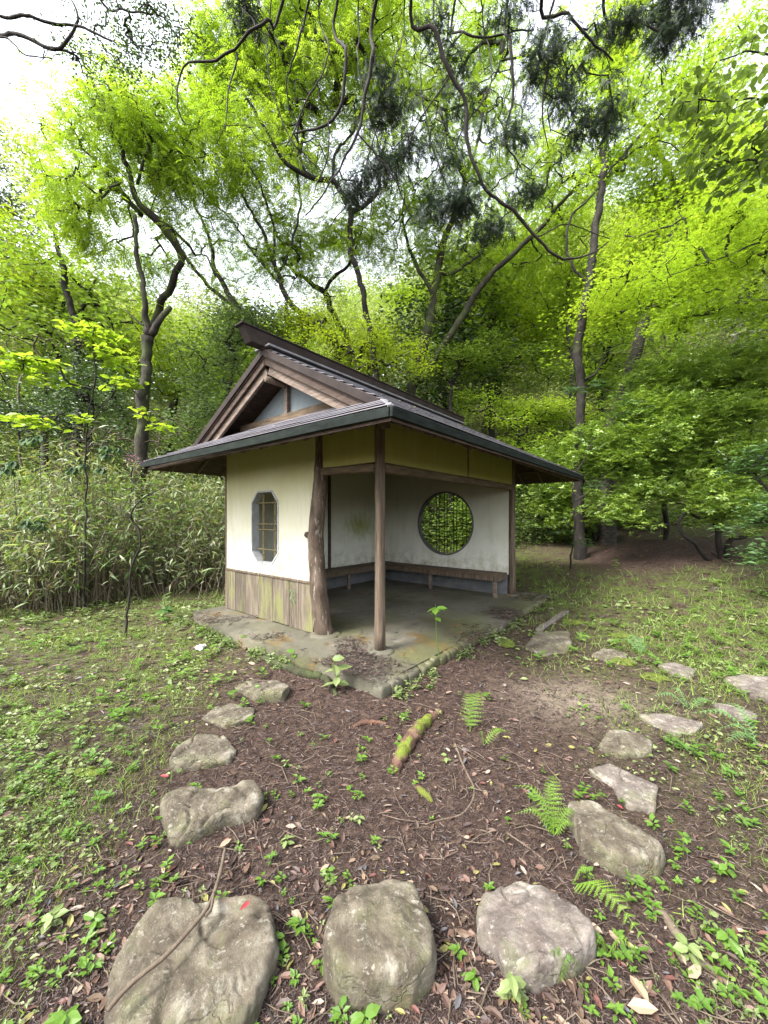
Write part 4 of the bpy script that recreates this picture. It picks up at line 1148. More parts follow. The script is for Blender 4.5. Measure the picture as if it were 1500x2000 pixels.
# ---- hillside: far trees share a few crowns -------------------------------------------
def proto(seed, h, kind, leaf, bark, ncl, per, rad, size, cr, flat=.6, shape=(1, 1, .8)):
    r = np.random.default_rng(seed)
    n = 7; z = np.linspace(-.4, h * .75, n); x = np.cumsum(r.normal(size=n) * .18); y = np.cumsum(r.normal(size=n) * .18); x -= x[0]; y -= y[0]
    R = np.linspace(.16, .05, n) * h / 8
    p = catmull(np.stack([x, y, z, R], 1), .4)
    A = rand_unit(ncl, r) * (r.random(ncl) ** (1 / 2.6))[:, None] * cr * np.array(shape) + np.array([x[-1], y[-1], h * .64])
    A = A[A[:, 2] > h * .22]
    P, par, W, ends, n0 = grow([p], A, r, .45, .14, .3)
    a = Acc(); a.add(*tube(p[:, :3], p[:, 3], 7, .05, seed))
    idx = np.arange(n0, len(P)); pa = par[idx]; Rr = .012 * W ** .5
    a.add(*frusta(P[pa], P[idx], np.where(pa >= n0, np.minimum(Rr[pa], Rr[idx] * 1.6), Rr[idx]), Rr[idx], 3))
    tm = a.mesh('trunk', M[bark], None, True)
    V, F = leaves_at(P[ends], nrm(P[ends] - P[par[ends]]), kind, r, per, rad, size, flat, .1, .6)
    TOT[0] += len(F)
    return tm, tri_mesh('crown', V, F, M[leaf])

PR = [proto(11, 9, 'leaf', 'dist', 'bark_pale', 130, 55, .75, .20, 3.0),
      proto(12, 8, 'leaf', 'lime2', 'bark', 120, 55, .7, .19, 2.8),
      proto(13, 10, 'folded', 'distgrey', 'bark_pale', 130, 50, .7, .18, 2.9, 1, (1, 1, 1.1)),
      proto(14, 9, 'leaf', 'yellowg', 'bark', 110, 55, .7, .19, 2.7),
      proto(15, 9, 'folded', 'dark', 'bark', 130, 60, .65, .18, 2.6, 1, (.85, .85, 1.15))]
KL = [('pale_green_tree', 'pale green hillside tree behind the pavilion', 'pale green trees on the hillside'),
      ('spring_green_tree', 'fresh green broadleaf tree standing on the wooded hillside', 'fresh green trees on the hillside'),
      ('grey_green_tree', 'hazy grey-green tree high on the wooded hillside', 'grey-green trees on the hillside'),
      ('yellow_green_tree', 'yellow-green leafy tree on the hillside slope', 'yellow-green trees on the hillside'),
      ('evergreen_tree', 'dark dense evergreen tree on the hillside slope', 'dark evergreens on the hillside')]
hr = np.random.default_rng(21)
HK = ['pale green', 'fresh green broadleaf', 'hazy grey-green', 'yellow-green', 'dark evergreen']
HX = [(-1.05, 'beyond the left edge evergreen'), (-.86, 'behind the far left leaning trunk'), (-.66, 'right of the slim crooked trunk'), (-.5, 'left of the roof gable'), (-.33, 'directly left of the ridge tip'), (-.15, 'behind the slender-stemmed tree'),
      (.02, 'behind the winding tree'), (.18, 'behind the spreading tree'), (.36, 'right of the spreading tree'), (.52, 'left of the straight dark trunk'), (.7, 'behind the slanting grey trunk'), (.88, 'above the big azalea'), (9, 'toward the right edge')]
HY_ = [(19, 'at the foot of the slope'), (24, 'low on the slope'), (30, 'partway up the slope'), (37, 'high on the slope'), (45, 'near the hilltop'), (99, 'on the hilltop')]
def hill_label(k, x, y):
    q = x / y
    return '%s tree %s, %s' % (HK[k], next(t for v_, t in HY_ if y < v_), next(t for v_, t in HX if q < v_))
cells = []; USED = set()
for y in np.arange(16, 56, 4.0):
    w = y * 1.35 + 3
    for x in np.arange(-w, w, 4.2 + (y - 15) * .06):
        cells.append((x + hr.uniform(-1.2, 1.2), y + hr.uniform(-1.2, 1.2)))
for (x, y) in cells:
    q = x / y
    pr = np.array([.30, .26, .16, .18, .10])
    if q < -.05: pr = np.array([.42, .14, .32, .10, .02])
    if q > .35: pr = np.array([.12, .40, .10, .28, .10])
    if y < 18: pr = pr * np.array([.7, 1.3, .5, .9, 1.8])
    k = hr.choice(5, p=pr / pr.sum())
    s = hr.uniform(.9, 1.3) * (.95 if -.75 < q < -.1 else 1.0)
    if -.55 < q < .12 and y > 22: s *= 1.12
    for kk in (k, 0, 1, 3, 2, 4):
        if hill_label(kk, x, y) not in USED: k = kk; break
    else: continue
    USED.add(hill_label(k, x, y))
    root = empty(KL[k][0], (x, y, float(terr(x, y)) - .1), hill_label(k, x, y), 'tree', KL[k][2], hr.uniform(0, 6.28))
    root.scale = (s, s, s * hr.uniform(.9, 1.1))
    ob('trunk', PR[k][0], root); ob('crown', PR[k][1], root)

# ---- undergrowth mass on the slope
def scatter(n, xf, yf, r): return xf(r, n), yf(r, n)
def undergrowth(name, n, x, y, zoff, kind, size, leaf, r, hgt):
    z = terr(x, y) + zoff
    P = np.stack([x, y, z], 1)
    az = r.random(len(x)) * 2 * np.pi
    X = np.stack([np.cos(az), np.sin(az), r.uniform(-.5, .3, len(x))], 1); N = np.stack([r.normal(size=len(x)) * .6, r.normal(size=len(x)) * .6 - .25, np.ones(len(x))], 1)
    tv, tf = {'leaf': (L4V, L4F), 'lance': (LNV, L4F)}[kind]
    V, F = inst(tv, tf, P, X, N, size * r.uniform(.6, 1.3, len(x))); TOT[0] += len(F)
    return tag(ob(name, tri_mesh(name, V, F, M[leaf])), kind='stuff')
r_ = np.random.default_rng(31)
for (nm, leaf, n, ylo, yhi, hs_, sz, sc) in (('hillside_undergrowth', 'mid', 80000, 11.5, 26, 1.8, .11, .7), ('pale_undergrowth', 'dist', 80000, 12.5, 44, 2.4, .17, .5), ('bright_undergrowth', 'lime2', 60000, 11.0, 28, 2.2, .12, .9)):
    y = ylo + (yhi - ylo) * r_.random(n * 2) ** 1.5; x = (r_.random(n * 2) * 2 - 1) * (y * 1.12 + 2)
    hm = np.array([mnoise.noise(Vector((a * sc, b * sc, ylo))) for a, b in zip(x[::8], y[::8])]); hm = np.repeat(hm, 8)[:len(x)]
    x = x.reshape(-1, 8); x[:, 1:] = x[:, :1] + r_.normal(size=(len(x), 7)) * .25; x = x.ravel()
    y = y.reshape(-1, 8); y[:, 1:] = y[:, :1] + r_.normal(size=(len(y), 7)) * .25; y = y.ravel()
    keep = hm > -.22
    keep &= ~((x > 4) & (x < 8.6) & (y < 12))
    x, y, hm = x[keep][:n], y[keep][:n], hm[keep][:n]
    top = np.clip(hm + .28, 0, 1) * hs_ * 1.8 * sstep(ylo - .5, ylo + 2, y)
    undergrowth(nm, n, x, y, top * np.sqrt(r_.random(len(x))) , 'leaf', sz, leaf, r_, hs_)

# ---- named trees near the pavilion ---------------------------------------------------
# forked tree left of the pavilion with a sawn stub
tree('forked_tree', 'mossy forked tree left of the roof with a broken stub on its right fork', 'tree', None,
     [[(277, 900, 9, 17), (282, 760, 9, 14), (287, 690, 9, 14), (291, 655, 9, 17)],
      [(290, 658, 9, 12), (283, 600, 9, 8), (271, 520, 9, 7), (265, 470, 9, 6), (263, 420, 9, 5.5)],
      [(292, 655, 9, 12), (312, 628, 9, 9), (333, 600, 9, 7.5)],
      [(288, 640, 9, 4), (262, 618, 9, 2.5), (242, 598, 9, 1.5)]],
     [], 0, 'leaf', 0, 0, 0, 'lime', 'bark_moss', 41, wob=.07)
tree('leaning_tree', 'tall leaning tree behind the forked tree, arching up to the left', 'tree', None,
     [[(284, 870, 10.5, 8), (290, 690, 10.5, 8), (307, 610, 10.3, 10), (335, 555, 10, 9.5), (354, 505, 9.8, 9.5), (338, 465, 9.6, 12), (300, 425, 9.4, 11), (268, 385, 9.2, 8), (243, 310, 9, 6), (215, 240, 8.8, 5), (190, 180, 8.6, 4), (152, 105, 8.4, 2.5)],
      [(275, 420, 9.4, 7), (235, 370, 9.4, 5.5), (190, 320, 9.3, 4), (160, 290, 9.2, 2.5)],
      [(300, 425, 9.4, 6), (330, 440, 9.6, 5), (362, 470, 10, 4), (385, 500, 10.3, 3)],
      [(272, 360, 9.2, 4.5), (282, 320, 9.1, 3.5), (291, 285, 9, 3)],
      [(262, 350, 9.1, 4), (240, 300, 9.3, 3), (290, 230, 9.6, 2), (300, 190, 9.8, 1.5)]],
     [(240, 260, 9.3, 100, 90, 1.4, 1.2), (180, 390, 9.2, 75, 75, 1.1), (300, 230, 10, 90, 60, 1.2), (130, 250, 9.8, 60, 30, .8, .6), (330, 330, 9.8, 70, 60, 1.0, .8), (190, 470, 9.8, 60, 50, .9, .6), (420, 320, 10.5, 80, 90, 1.2, .6)], 330, 'pinnate', 9, .38, .27, 'lime', 'bark_moss', 42, droop=.35)
tree('behind_roof_tree', 'leaning pale-barked tree rising left from behind the roof ridge', 'tree', None,
     [[(520, 690, 12, 9), (490, 630, 12, 8), (462, 595, 12, 8), (432, 550, 12, 7), (418, 515, 12, 6), (408, 465, 12, 4.5), (392, 420, 12, 3.5), (365, 370, 12, 2)],
      [(470, 600, 12, 6), (425, 572, 12, 5.5), (385, 535, 11.8, 5), (352, 485, 11.6, 4), (330, 440, 11.5, 3)],
      [(424, 540, 12, 3), (400, 500, 12, 2), (370, 498, 12, 1.5)]],
     [(330, 330, 11.5, 60, 50, 1), (440, 490, 13, 40, 40, .8, .6), (300, 480, 12, 60, 70, .8, .7)], 70, 'pinnate', 7, .38, .28, 'lime2', 'bark_pale', 43, droop=.3)
tree('thin_stem_tree', 'multi-stemmed tree behind the ridge with many long slender stems fanning left', 'tree', None,
     [[(660, 700, 11.5, 10), (640, 655, 11.5, 9), (620, 635, 11.5, 8), (575, 600, 11.5, 8), (552, 560, 11.5, 7.5), (540, 520, 11.5, 6), (518, 470, 11.4, 5), (488, 410, 11.3, 3.5), (455, 350, 11.2, 2.2), (430, 310, 11.2, 1.5)],
      [(625, 635, 11.5, 6), (590, 625, 11.5, 5.5), (566, 618, 11.5, 5), (560, 590, 11.5, 4)],
      [(540, 515, 11.5, 4.5), (535, 450, 11.3, 3.5), (520, 390, 11.2, 3), (490, 330, 11.1, 2)],
      [(545, 530, 11.5, 4), (570, 470, 11.5, 3.5), (585, 400, 11.4, 3), (580, 320, 11.4, 2.2), (560, 260, 11.3, 1.5)],
      [(550, 555, 11.5, 3.5), (500, 500, 11.6, 3), (460, 440, 11.7, 2.5), (420, 395, 11.8, 2), (375, 330, 11.8, 1.5)]],
     [(450, 330, 11, 110, 90, 1.5, .8), (520, 440, 11.6, 80, 80, 1.2, .5), (560, 520, 12, 70, 50, 1.2, .5), (420, 180, 11, 80, 90, 1.5, 1.5), (500, 120, 11, 110, 90, 1.6, 1.5), (470, 240, 11, 120, 60, 1.5)], 330, 'pinnate', 9, .4, .28, 'lime', 'bark_pale', 44, droop=.35)
tree('forked_centre_tree', 'dark forked tree just behind the ridge with a wide V of branches', 'tree', None,
     [[(680, 690, 12.5, 10), (668, 648, 12.5, 9), (645, 600, 12.5, 8), (637, 572, 12.5, 8), (600, 545, 12.3, 6), (572, 530, 12.2, 5), (568, 512, 12.2, 4)],
      [(638, 572, 12.5, 6), (652, 545, 12.4, 5), (684, 515, 12.2, 4), (700, 480, 12, 3), (712, 420, 12, 2)]],
     [(700, 440, 12, 80, 80, 1.2), (590, 480, 12.4, 60, 50, 1), (560, 600, 12.4, 40, 30, .8, .5)], 90, 'pinnate', 8, .4, .3, 'lime', 'bark', 45, droop=.3)
tree('winding_tree', 'dark winding tree in the middle whose bare trunk bends like an S', 'tree', None,
     [[(735, 760, 10.8, 9), (722, 640, 10.8, 8), (705, 545, 10.6, 8), (688, 500, 10.5, 8), (683, 450, 10.4, 8), (685, 416, 10.3, 9), (668, 385, 10.2, 8), (648, 358, 10, 8), (612, 347, 9.9, 7), (568, 330, 9.8, 6), (540, 290, 9.6, 5), (510, 235, 9.4, 4), (470, 180, 9.2, 2.5)],
      [(685, 416, 10.3, 7), (715, 395, 10.2, 6), (738, 372, 10.1, 5), (745, 330, 10, 4), (752, 260, 9.9, 3), (790, 190, 9.8, 2)],
      [(612, 347, 9.9, 4), (590, 320, 9.8, 3.5), (580, 260, 9.7, 3), (600, 200, 9.6, 2)],
      [(648, 358, 10, 5), (655, 300, 9.9, 4), (690, 250, 9.9, 3), (690, 180, 9.8, 2)]],
     [(560, 70, 10, 120, 110, 1.8, 1.8), (700, 70, 10, 120, 120, 1.8, 1.8), (610, 210, 10, 110, 80, 1.5, 1.2), (760, 220, 10, 80, 90, 1.4), (500, 240, 9.8, 70, 60, 1.2, .8), (640, 300, 10.5, 60, 50, 1, .6)], 400, 'pinnate', 9, .42, .28, 'lime', 'bark', 46, droop=.4)
tree('spreading_tree', 'large tree right of the ridge, splitting low into two long diverging trunks', 'tree', None,
     [[(800, 790, 12, 16), (812, 740, 12, 15), (830, 660, 12, 14), (845, 590, 12, 12), (855, 540, 11.9, 11), (866, 480, 11.8, 10), (893, 405, 11.6, 8), (905, 350, 11.4, 7), (880, 280, 11.2, 5), (860, 210, 11, 3.5)],
      [(818, 745, 12, 10), (862, 680, 11.9, 10), (890, 640, 11.8, 10), (930, 575, 11.6, 9), (975, 520, 11.4, 8), (1035, 470, 11.2, 7), (1085, 410, 11, 5), (1150, 340, 10.8, 4), (1230, 265, 10.6, 3)],
      [(856, 530, 11.9, 6), (890, 530, 11.9, 5), (945, 488, 11.9, 4)],
      [(848, 580, 12, 6), (815, 520, 12, 5), (790, 450, 11.9, 4), (790, 380, 11.8, 3)],
      [(905, 350, 11.4, 5), (935, 270, 11.2, 4), (950, 180, 11, 3), (990, 100, 10.8, 2)]],
     [(860, 90, 11.5, 130, 120, 1.7, 1.8), (820, 350, 11.5, 80, 80, 1.3, .8), (930, 330, 11.5, 80, 80, 1.3, .7), (1010, 180, 11.5, 100, 100, 1.6, .8), (870, 470, 12.4, 90, 60, 1.2, .8), (960, 500, 12.5, 80, 60, 1.2), (760, 480, 12.4, 70, 60, 1.1, .7), (1080, 330, 11, 80, 80, 1.3, .8)], 430, 'pinnate', 9, .42, .28, 'lime', 'bark_moss', 47, droop=.35)
tree('straight_tree', 'tall straight dark trunk right of the pavilion with mossy patches', 'tree', None,
     [[(1132, 1085, 9.4, 15), (1133, 1000, 9.4, 13.5), (1133, 900, 9.4, 12.5), (1136, 780, 9.4, 12), (1128, 670, 9.35, 11.5), (1146, 570, 9.3, 11), (1166, 440, 9.25, 10), (1178, 340, 9.2, 9.5), (1184, 240, 10, 9), (1205, 130, 9.9, 8), (1235, 10, 9.8, 7), (1250, -120, 9.7, 5)],
      [(1180, 345, 9.2, 6), (1235, 285, 10, 5), (1290, 225, 9.9, 4), (1340, 170, 9.8, 3)],
      [(1128, 700, 9.35, 8), (1121, 690, 9.35, 7), (1122, 676, 9.35, 4)],
      [(1140, 745, 9.4, 4), (1165, 725, 9.4, 3), (1180, 690, 9.4, 2)],
      [(1150, 560, 9.3, 4), (1115, 520, 9.3, 3), (1110, 440, 9.25, 3), (1150, 390, 9.2, 2.5), (1200, 330, 9.25, 2)]],
     [(1200, 60, 10, 110, 90, 1.7), (1280, 250, 9.35, 90, 70, 1.3, .8), (1150, 200, 9.35, 70, 80, 1.3, .6)], 150, 'star', 34, .5, .10, 'lime', 'bark', 48, flat=.35, rsc=.7, side_lo=.72)
tree('slanting_tree', 'grey trunk slanting right behind the azalea, second right of pavilion', 'tree', None,
     [[(1190, 860, 10.4, 13), (1212, 780, 10.4, 12.5), (1236, 715, 10.4, 12), (1256, 640, 10.4, 11), (1278, 580, 10.3, 10), (1310, 470, 10.2, 9), (1332, 380, 11, 9), (1352, 290, 10.8, 8), (1362, 220, 10.6, 6), (1390, 120, 10.4, 4)],
      [(1330, 400, 11, 6), (1305, 330, 10.9, 5), (1270, 260, 10.8, 4), (1230, 200, 10.8, 3)],
      [(1350, 290, 10.8, 5), (1390, 240, 10.6, 4), (1430, 190, 10.5, 3)]],
     [(1300, 420, 10.8, 130, 80, 1.6), (1400, 330, 10.4, 120, 90, 1.6), (1400, 150, 10.6, 110, 100, 1.6, .8), (1250, 330, 11, 90, 60, 1.3, .8)], 210, 'star', 42, .55, .10, 'lime', 'bark_pale', 49, flat=.3, rsc=.9, side_lo=.7)
tree('bent_maple', 'slender bent maple trunk above the azalea at the right', 'tree', None,
     [[(1300, 740, 10, 6), (1305, 700, 10, 6), (1330, 650, 10, 5.5), (1365, 560, 9.6, 5), (1390, 470, 9.2, 5), (1420, 390, 8.8, 5.5), (1450, 320, 8.4, 5), (1490, 240, 8, 4)],
      [(1388, 480, 9.2, 4), (1440, 460, 8.5, 3), (1500, 440, 8, 2)], [(1360, 570, 9.6, 3), (1290, 590, 9, 2.2), (1230, 620, 8.6, 1.5)],
      [(1390, 470, 9.2, 3), (1320, 500, 8.6, 2), (1250, 540, 8.2, 1.2)]],
     [(1300, 560, 8.8, 130, 50, 1.5, 1.3), (1420, 500, 8.2, 120, 60, 1.4, 1.3), (1200, 610, 9, 90, 40, 1.2, .9), (1440, 600, 8.6, 90, 40, 1.2), (1330, 450, 9, 110, 40, 1.3), (1450, 400, 8, 80, 50, 1.2)], 240, 'star', 46, .5, .085, 'lime', 'bark_moss', 50, flat=.22, jit=.35)
tree('edge_maple', 'bright maple spreading in from the right edge of the picture', 'tree', None,
     [[(1620, 900, 6.5, 11), (1600, 700, 6.5, 10), (1575, 500, 6.4, 8), (1540, 380, 6.3, 6), (1490, 260, 6.2, 4)],
      [(1580, 540, 6.4, 5), (1500, 470, 6.4, 3), (1420, 500, 6.5, 2), (1310, 540, 6.8, 1)], [(1590, 640, 6.5, 4), (1500, 585, 6.6, 2.5), (1380, 610, 6.8, 1.2)]],
     [(1450, 480, 6.8, 120, 40, 1.1), (1460, 590, 6.8, 110, 30, 1.0), (1480, 330, 6.6, 90, 60, 1.0), (1350, 620, 7.2, 90, 24, .8)], 110, 'star', 44, .42, .075, 'lime', 'bark_moss', 51, flat=.2, jit=.3)
tree('upper_right_tree', 'tree with large dark leaves hanging into the top right corner', 'tree', None,
     [[(1660, 500, 5, 12), (1620, 300, 5, 9), (1580, 150, 5, 7), (1560, 0, 5, 5)],
      [(1600, 240, 5, 4), (1500, 200, 5, 3), (1420, 190, 5, 2.2), (1340, 200, 5, 1.5)],
      [(1615, 300, 5, 4), (1510, 290, 5, 3), (1440, 320, 5.1, 1.8), (1370, 300, 5.1, 1.2)],
      [(1575, 120, 5, 4), (1480, 100, 5, 2.5), (1400, 120, 5, 1.5)]],
     [(1430, 170, 5, 90, 70, .6), (1460, 290, 5, 80, 50, .6), (1400, 230, 5.1, 70, 30, .4), (1480, 60, 5, 50, 60, .6, .7), (1460, 370, 5.2, 60, 30, .4, .6)], 62, 'oval', 9, .22, .13, 'mid', 'twig', 52, flat=.6, droop=.3, seg=.12, twig=.004)
tree('pale_far_trunk_tree', 'slim pale trunk between the spreading tree and straight tree', 'tree', None,
     [[(1115, 760, 13.5, 6), (1112, 640, 13.5, 5.5), (1108, 540, 13.5, 5), (1106, 440, 13.4, 4.5), (1130, 410, 13.3, 3), (1165, 370, 13.2, 2)],
      [(1106, 445, 13.4, 3), (1075, 410, 13.3, 2.2), (1050, 390, 13.2, 1.5)]],
     [(1110, 430, 13.3, 110, 80, 1.5), (1060, 560, 13, 80, 60, 1.2), (1170, 520, 13, 70, 70, 1.2)], 110, 'star', 40, .6, .11, 'lime', 'bark_pale', 53, flat=.3)
tree('back_maple', 'bright lime maple filling the gap behind the spreading tree', 'tree', None,
     [[(960, 760, 15, 9), (955, 650, 15, 8), (965, 560, 15, 6), (950, 470, 15, 4)], [(962, 600, 15, 5), (1010, 530, 15, 3), (1040, 460, 15, 2)]],
     [(960, 540, 15, 140, 70, 2), (900, 620, 14.5, 110, 50, 1.5), (1040, 620, 14, 90, 60, 1.5), (820, 560, 15, 80, 60, 1.5), (1000, 430, 15.5, 120, 60, 1.6)], 170, 'star', 42, .7, .12, 'lime', 'bark', 54, flat=.35)
tree('left_slim_tree', 'slim dark crooked trunk at the far left, in front of pale trees', 'tree', None,
     [[(150, 660, 13, 10), (142, 625, 13, 9), (128, 570, 13, 8.5), (122, 520, 13, 8), (112, 480, 13, 6), (100, 440, 13, 5), (85, 380, 13, 3)]],
     [(90, 330, 13, 70, 60, 1.2), (60, 430, 13, 60, 50, 1.2), (150, 420, 13.4, 60, 60, 1.2)], 90, 'leaf', 34, .6, .14, 'dist', 'bark', 55, flat=.5)
tree('far_left_tree', 'grey leaning trunk at the left edge among yellow-green leaves', 'tree', None,
     [[(85, 660, 14, 8), (68, 600, 14, 7), (40, 550, 14, 6), (5, 500, 14, 5), (-40, 440, 14, 3)]],
     [(10, 480, 14, 80, 50, 1.4), (20, 600, 13.4, 80, 50, 1.4), (80, 540, 14, 60, 40, 1.2)], 110, 'leaf', 40, .6, .15, 'yellowg', 'bark_pale', 56, flat=.5)
tree('left_edge_evergreen', 'tall blue-grey evergreen at the left edge below the top branches', 'tree', None,
     [[(-60, 800, 15, 12), (-50, 600, 15, 11), (-40, 400, 15, 8), (-35, 230, 15, 4)]],
     [(-10, 300, 15, 50, 70, 1.2), (0, 400, 15, 60, 60, 1.2), (-50, 200, 15, 50, 50, 1), (20, 440, 15, 70, 40, 1)], 120, 'folded', 44, .6, .14, 'dark', 'bark', 57, flat=.8)

# ---- branches hanging in from overhead trees (their trunks stand behind the camera) --
def overhead(name, label, base, top, limbs, blobs, ncl, kind, per, rad, size, leaf, bark, seed, **k):
    """a trunk from base to top (world), limbs in the same list format as tree()"""
    r = np.random.default_rng(seed)
    tp = catmull(np.array([[*base, .16], [base[0] * .7 + top[0] * .3, base[1] * .7 + top[1] * .3, top[2] * .5, .14], [*top, .09]]), .3)
    paths = [tp]
    for l in limbs:
        pts = np.array([[*at(px, py, Y), rp * .72 * Y / F_PX] for (px, py, Y, rp) in l]); 
        if l[0][1] < 40: # continue up out of the frame to the trunk
            q = tp[np.argmin(((tp[:, :3] - (pts[0, :3] + np.array([0, 0, .3]))) ** 2).sum(1))].copy(); m_ = (q + pts[0]) / 2; m_[2] += .4; q[3] = m_[3] = pts[0, 3] * 1.1
            pts = np.vstack([q, m_, pts])
        paths.append(catmull(pts, .07))
    root = empty(name, base, label, 'tree')
    tb = Acc()
    for i, p in enumerate(paths):
        sl_ = np.concatenate([[0], np.cumsum(np.linalg.norm(np.diff(p[:, :3], axis=0), axis=1))])
        p[:, :3] += np.array([[kink(t * 1.6, c, i + seed) for c in range(3)] for t in sl_]) * .45
        tb.add(*tube(p[:, :3], p[:, 3], 7, .07, seed + i))
    A = np.vstack([blob_points(blobs, ncl, r, 2.4), side_attractors(paths[1:], r, k.get('side', 3), .3, .45)])
    P, par, W, ends, n0 = grow(paths[1:], A, r, k.get('seg', .12), k.get('wander', .2), 0)
    idx = np.arange(n0, len(P)); pa = par[idx]; R = k.get('twig', .003) * W ** .45
    tb.add(*frusta(P[pa], P[idx], np.where(pa >= n0, np.minimum(R[pa], R[idx] * 1.5), R[idx]), R[idx], 4))
    ob('trunk', tb.mesh('trunk', M[bark], np.array(base), True), root)
    if per:
        e_ = ends[:ncl]; V, F = leaves_at(P[e_], nrm(P[e_] - P[par[e_]]), kind, r, per, rad, size, k.get('flat', .7), k.get('droop', .2), .6)
        TOT[0] += len(F); ob('crown', tri_mesh('crown', V - np.array(base), F, M[leaf]), root)
    return root

overhead('overhanging_conifer', 'overhanging conifer with long bare winding limbs and dark needle clumps at the top', (2.2, -1.6, -.1), (2.0, -.8, 8.5),
    [[(808, -20, 4.2, 5), (850, 62, 4.3, 5.5), (880, 140, 4.4, 5.5), (909, 205, 4.5, 5.5), (914, 290, 4.6, 5), (950, 368, 4.7, 4.5), (1002, 412, 4.8, 4.5), (1045, 462, 4.9, 4), (1090, 502, 5, 3.5), (1150, 500, 5.1, 2.2), (1185, 470, 5.2, 1.2)],
     [(742, -20, 4.4, 5), (727, 100, 4.4, 5), (713, 190, 4.5, 4.5), (700, 260, 4.6, 4), (660, 330, 4.7, 2.5), (600, 420, 4.8, 1.5)],
     [(664, -20, 4.3, 4), (676, 100, 4.3, 4.5), (668, 180, 4.4, 4.5), (648, 232, 4.5, 4), (610, 248, 4.6, 3), (575, 262, 4.7, 2)],
     [(556, -10, 4.2, 4), (525, 42, 4.2, 4), (488, 60, 4.3, 4), (460, 102, 4.4, 3.5), (420, 119, 4.5, 3), (378, 116, 4.5, 2.8), (352, 145, 4.6, 2.2), (345, 205, 4.6, 2), (360, 240, 4.7, 1.2)],
     [(460, 102, 4.4, 2.6), (452, 170, 4.4, 2), (448, 215, 4.4, 1.6), (442, 255, 4.4, 1)],
     [(995, -20, 4.8, 4), (998, 90, 4.8, 4), (1003, 170, 4.9, 3.5), (990, 270, 5, 2.5), (1020, 330, 5.1, 1.2)],
     [(1060, -20, 4.6, 5), (1110, 30, 4.6, 4), (1160, 90, 4.7, 3), (1195, 120, 4.8, 2)],
     [(1075, 20, 4.7, 3), (1070, 120, 4.7, 3), (1060, 220, 4.8, 2.2), (1070, 290, 4.9, 1.2)],
     [(890, -10, 5, 3), (905, 60, 5, 3), (960, 70, 5, 2.5), (1040, 60, 5, 2)],
     [(880, 140, 4.4, 2), (830, 220, 4.5, 1.8), (790, 300, 4.6, 1.2)], [(1048, 462, 4.9, 2), (1110, 440, 5, 1.4), (1190, 470, 5.1, 1)],
     [(1180, -20, 5, 4), (1260, 40, 5, 3), (1310, 80, 5, 2)],
     [(610, -20, 4.5, 3), (590, 60, 4.5, 3), (560, 150, 4.6, 2), (565, 230, 4.7, 1.2)],
     [(700, 262, 4.6, 2.4), (760, 330, 4.7, 2), (800, 420, 4.8, 1.2)], [(640, 236, 4.5, 2), (640, 300, 4.6, 1.8), (610, 380, 4.7, 1.1)]],
    [(745, 200, 4.9, 35, 45, .25), (800, 300, 5, 50, 35, .3, 1.2), (760, 300, 4.9, 30, 30, .25), (895, 170, 4.9, 40, 60, .3, 1.2), (880, 410, 5, 50, 35, .3, 1.3), (900, 60, 4.8, 60, 50, .3), (1020, 60, 4.8, 80, 50, .4), (1190, 210, 4.9, 40, 60, .3, 1.3),
     (1200, 90, 4.9, 50, 50, .3), (1060, 130, 4.9, 60, 50, .3), (1320, 30, 5, 60, 40, .3, 1.2), (1290, 80, 5, 50, 40, .3), (850, 330, 5, 40, 40, .3), (970, 320, 5, 60, 60, .4, .5), (690, 330, 5, 50, 50, .3, .4), (1100, 240, 5, 50, 60, .3, .8), (480, 15, 4.4, 30, 25, .2), (1020, 390, 5.1, 40, 30, .3, .7), (950, 440, 5.2, 50, 20, .3, .6)],
    260, 'spray', 26, .15, .17, 'conifer', 'twig', 61, twig=.0028, droop=.5, wander=.3)
overhead('overhanging_twiggy_tree', 'bare twiggy branches hanging down in front of the bright central leaves', (-.6, -2.2, -.1), (-.2, -1, 8.6),
    [[(620, -20, 5.6, 1.8), (640, 100, 5.6, 1.8), (600, 200, 5.7, 2), (560, 290, 5.8, 1.5)], [(790, -20, 5.6, 1.8), (770, 120, 5.6, 1.8), (740, 240, 5.7, 1.5), (700, 360, 5.8, 2), (640, 450, 5.9, 1)],
     [(700, -20, 5.8, 1.8), (700, 140, 5.8, 1.8), (740, 300, 5.9, 2), (730, 420, 6, 1)], [(530, -20, 5.6, 1.8), (520, 120, 5.6, 1.5), (560, 260, 5.7, 2), (620, 330, 5.8, 1)],
     [(850, -20, 5.6, 1.8), (820, 140, 5.7, 1.5), (850, 300, 5.8, 2), (900, 420, 5.9, 1)], [(940, -20, 5.8, 1.8), (960, 150, 5.9, 1.5), (900, 260, 6, 2), (840, 400, 6, 1)]],
    [(600, 250, 5.8, 110, 140, .5), (740, 260, 5.8, 110, 160, .5, 1.2), (880, 260, 5.9, 110, 160, .5), (500, 120, 5.7, 60, 80, .4), (1030, 330, 6, 90, 120, .5, .6)], 330, 'lance', 0, .1, .05, 'mid', 'twig', 62, twig=.0026, wander=.35)
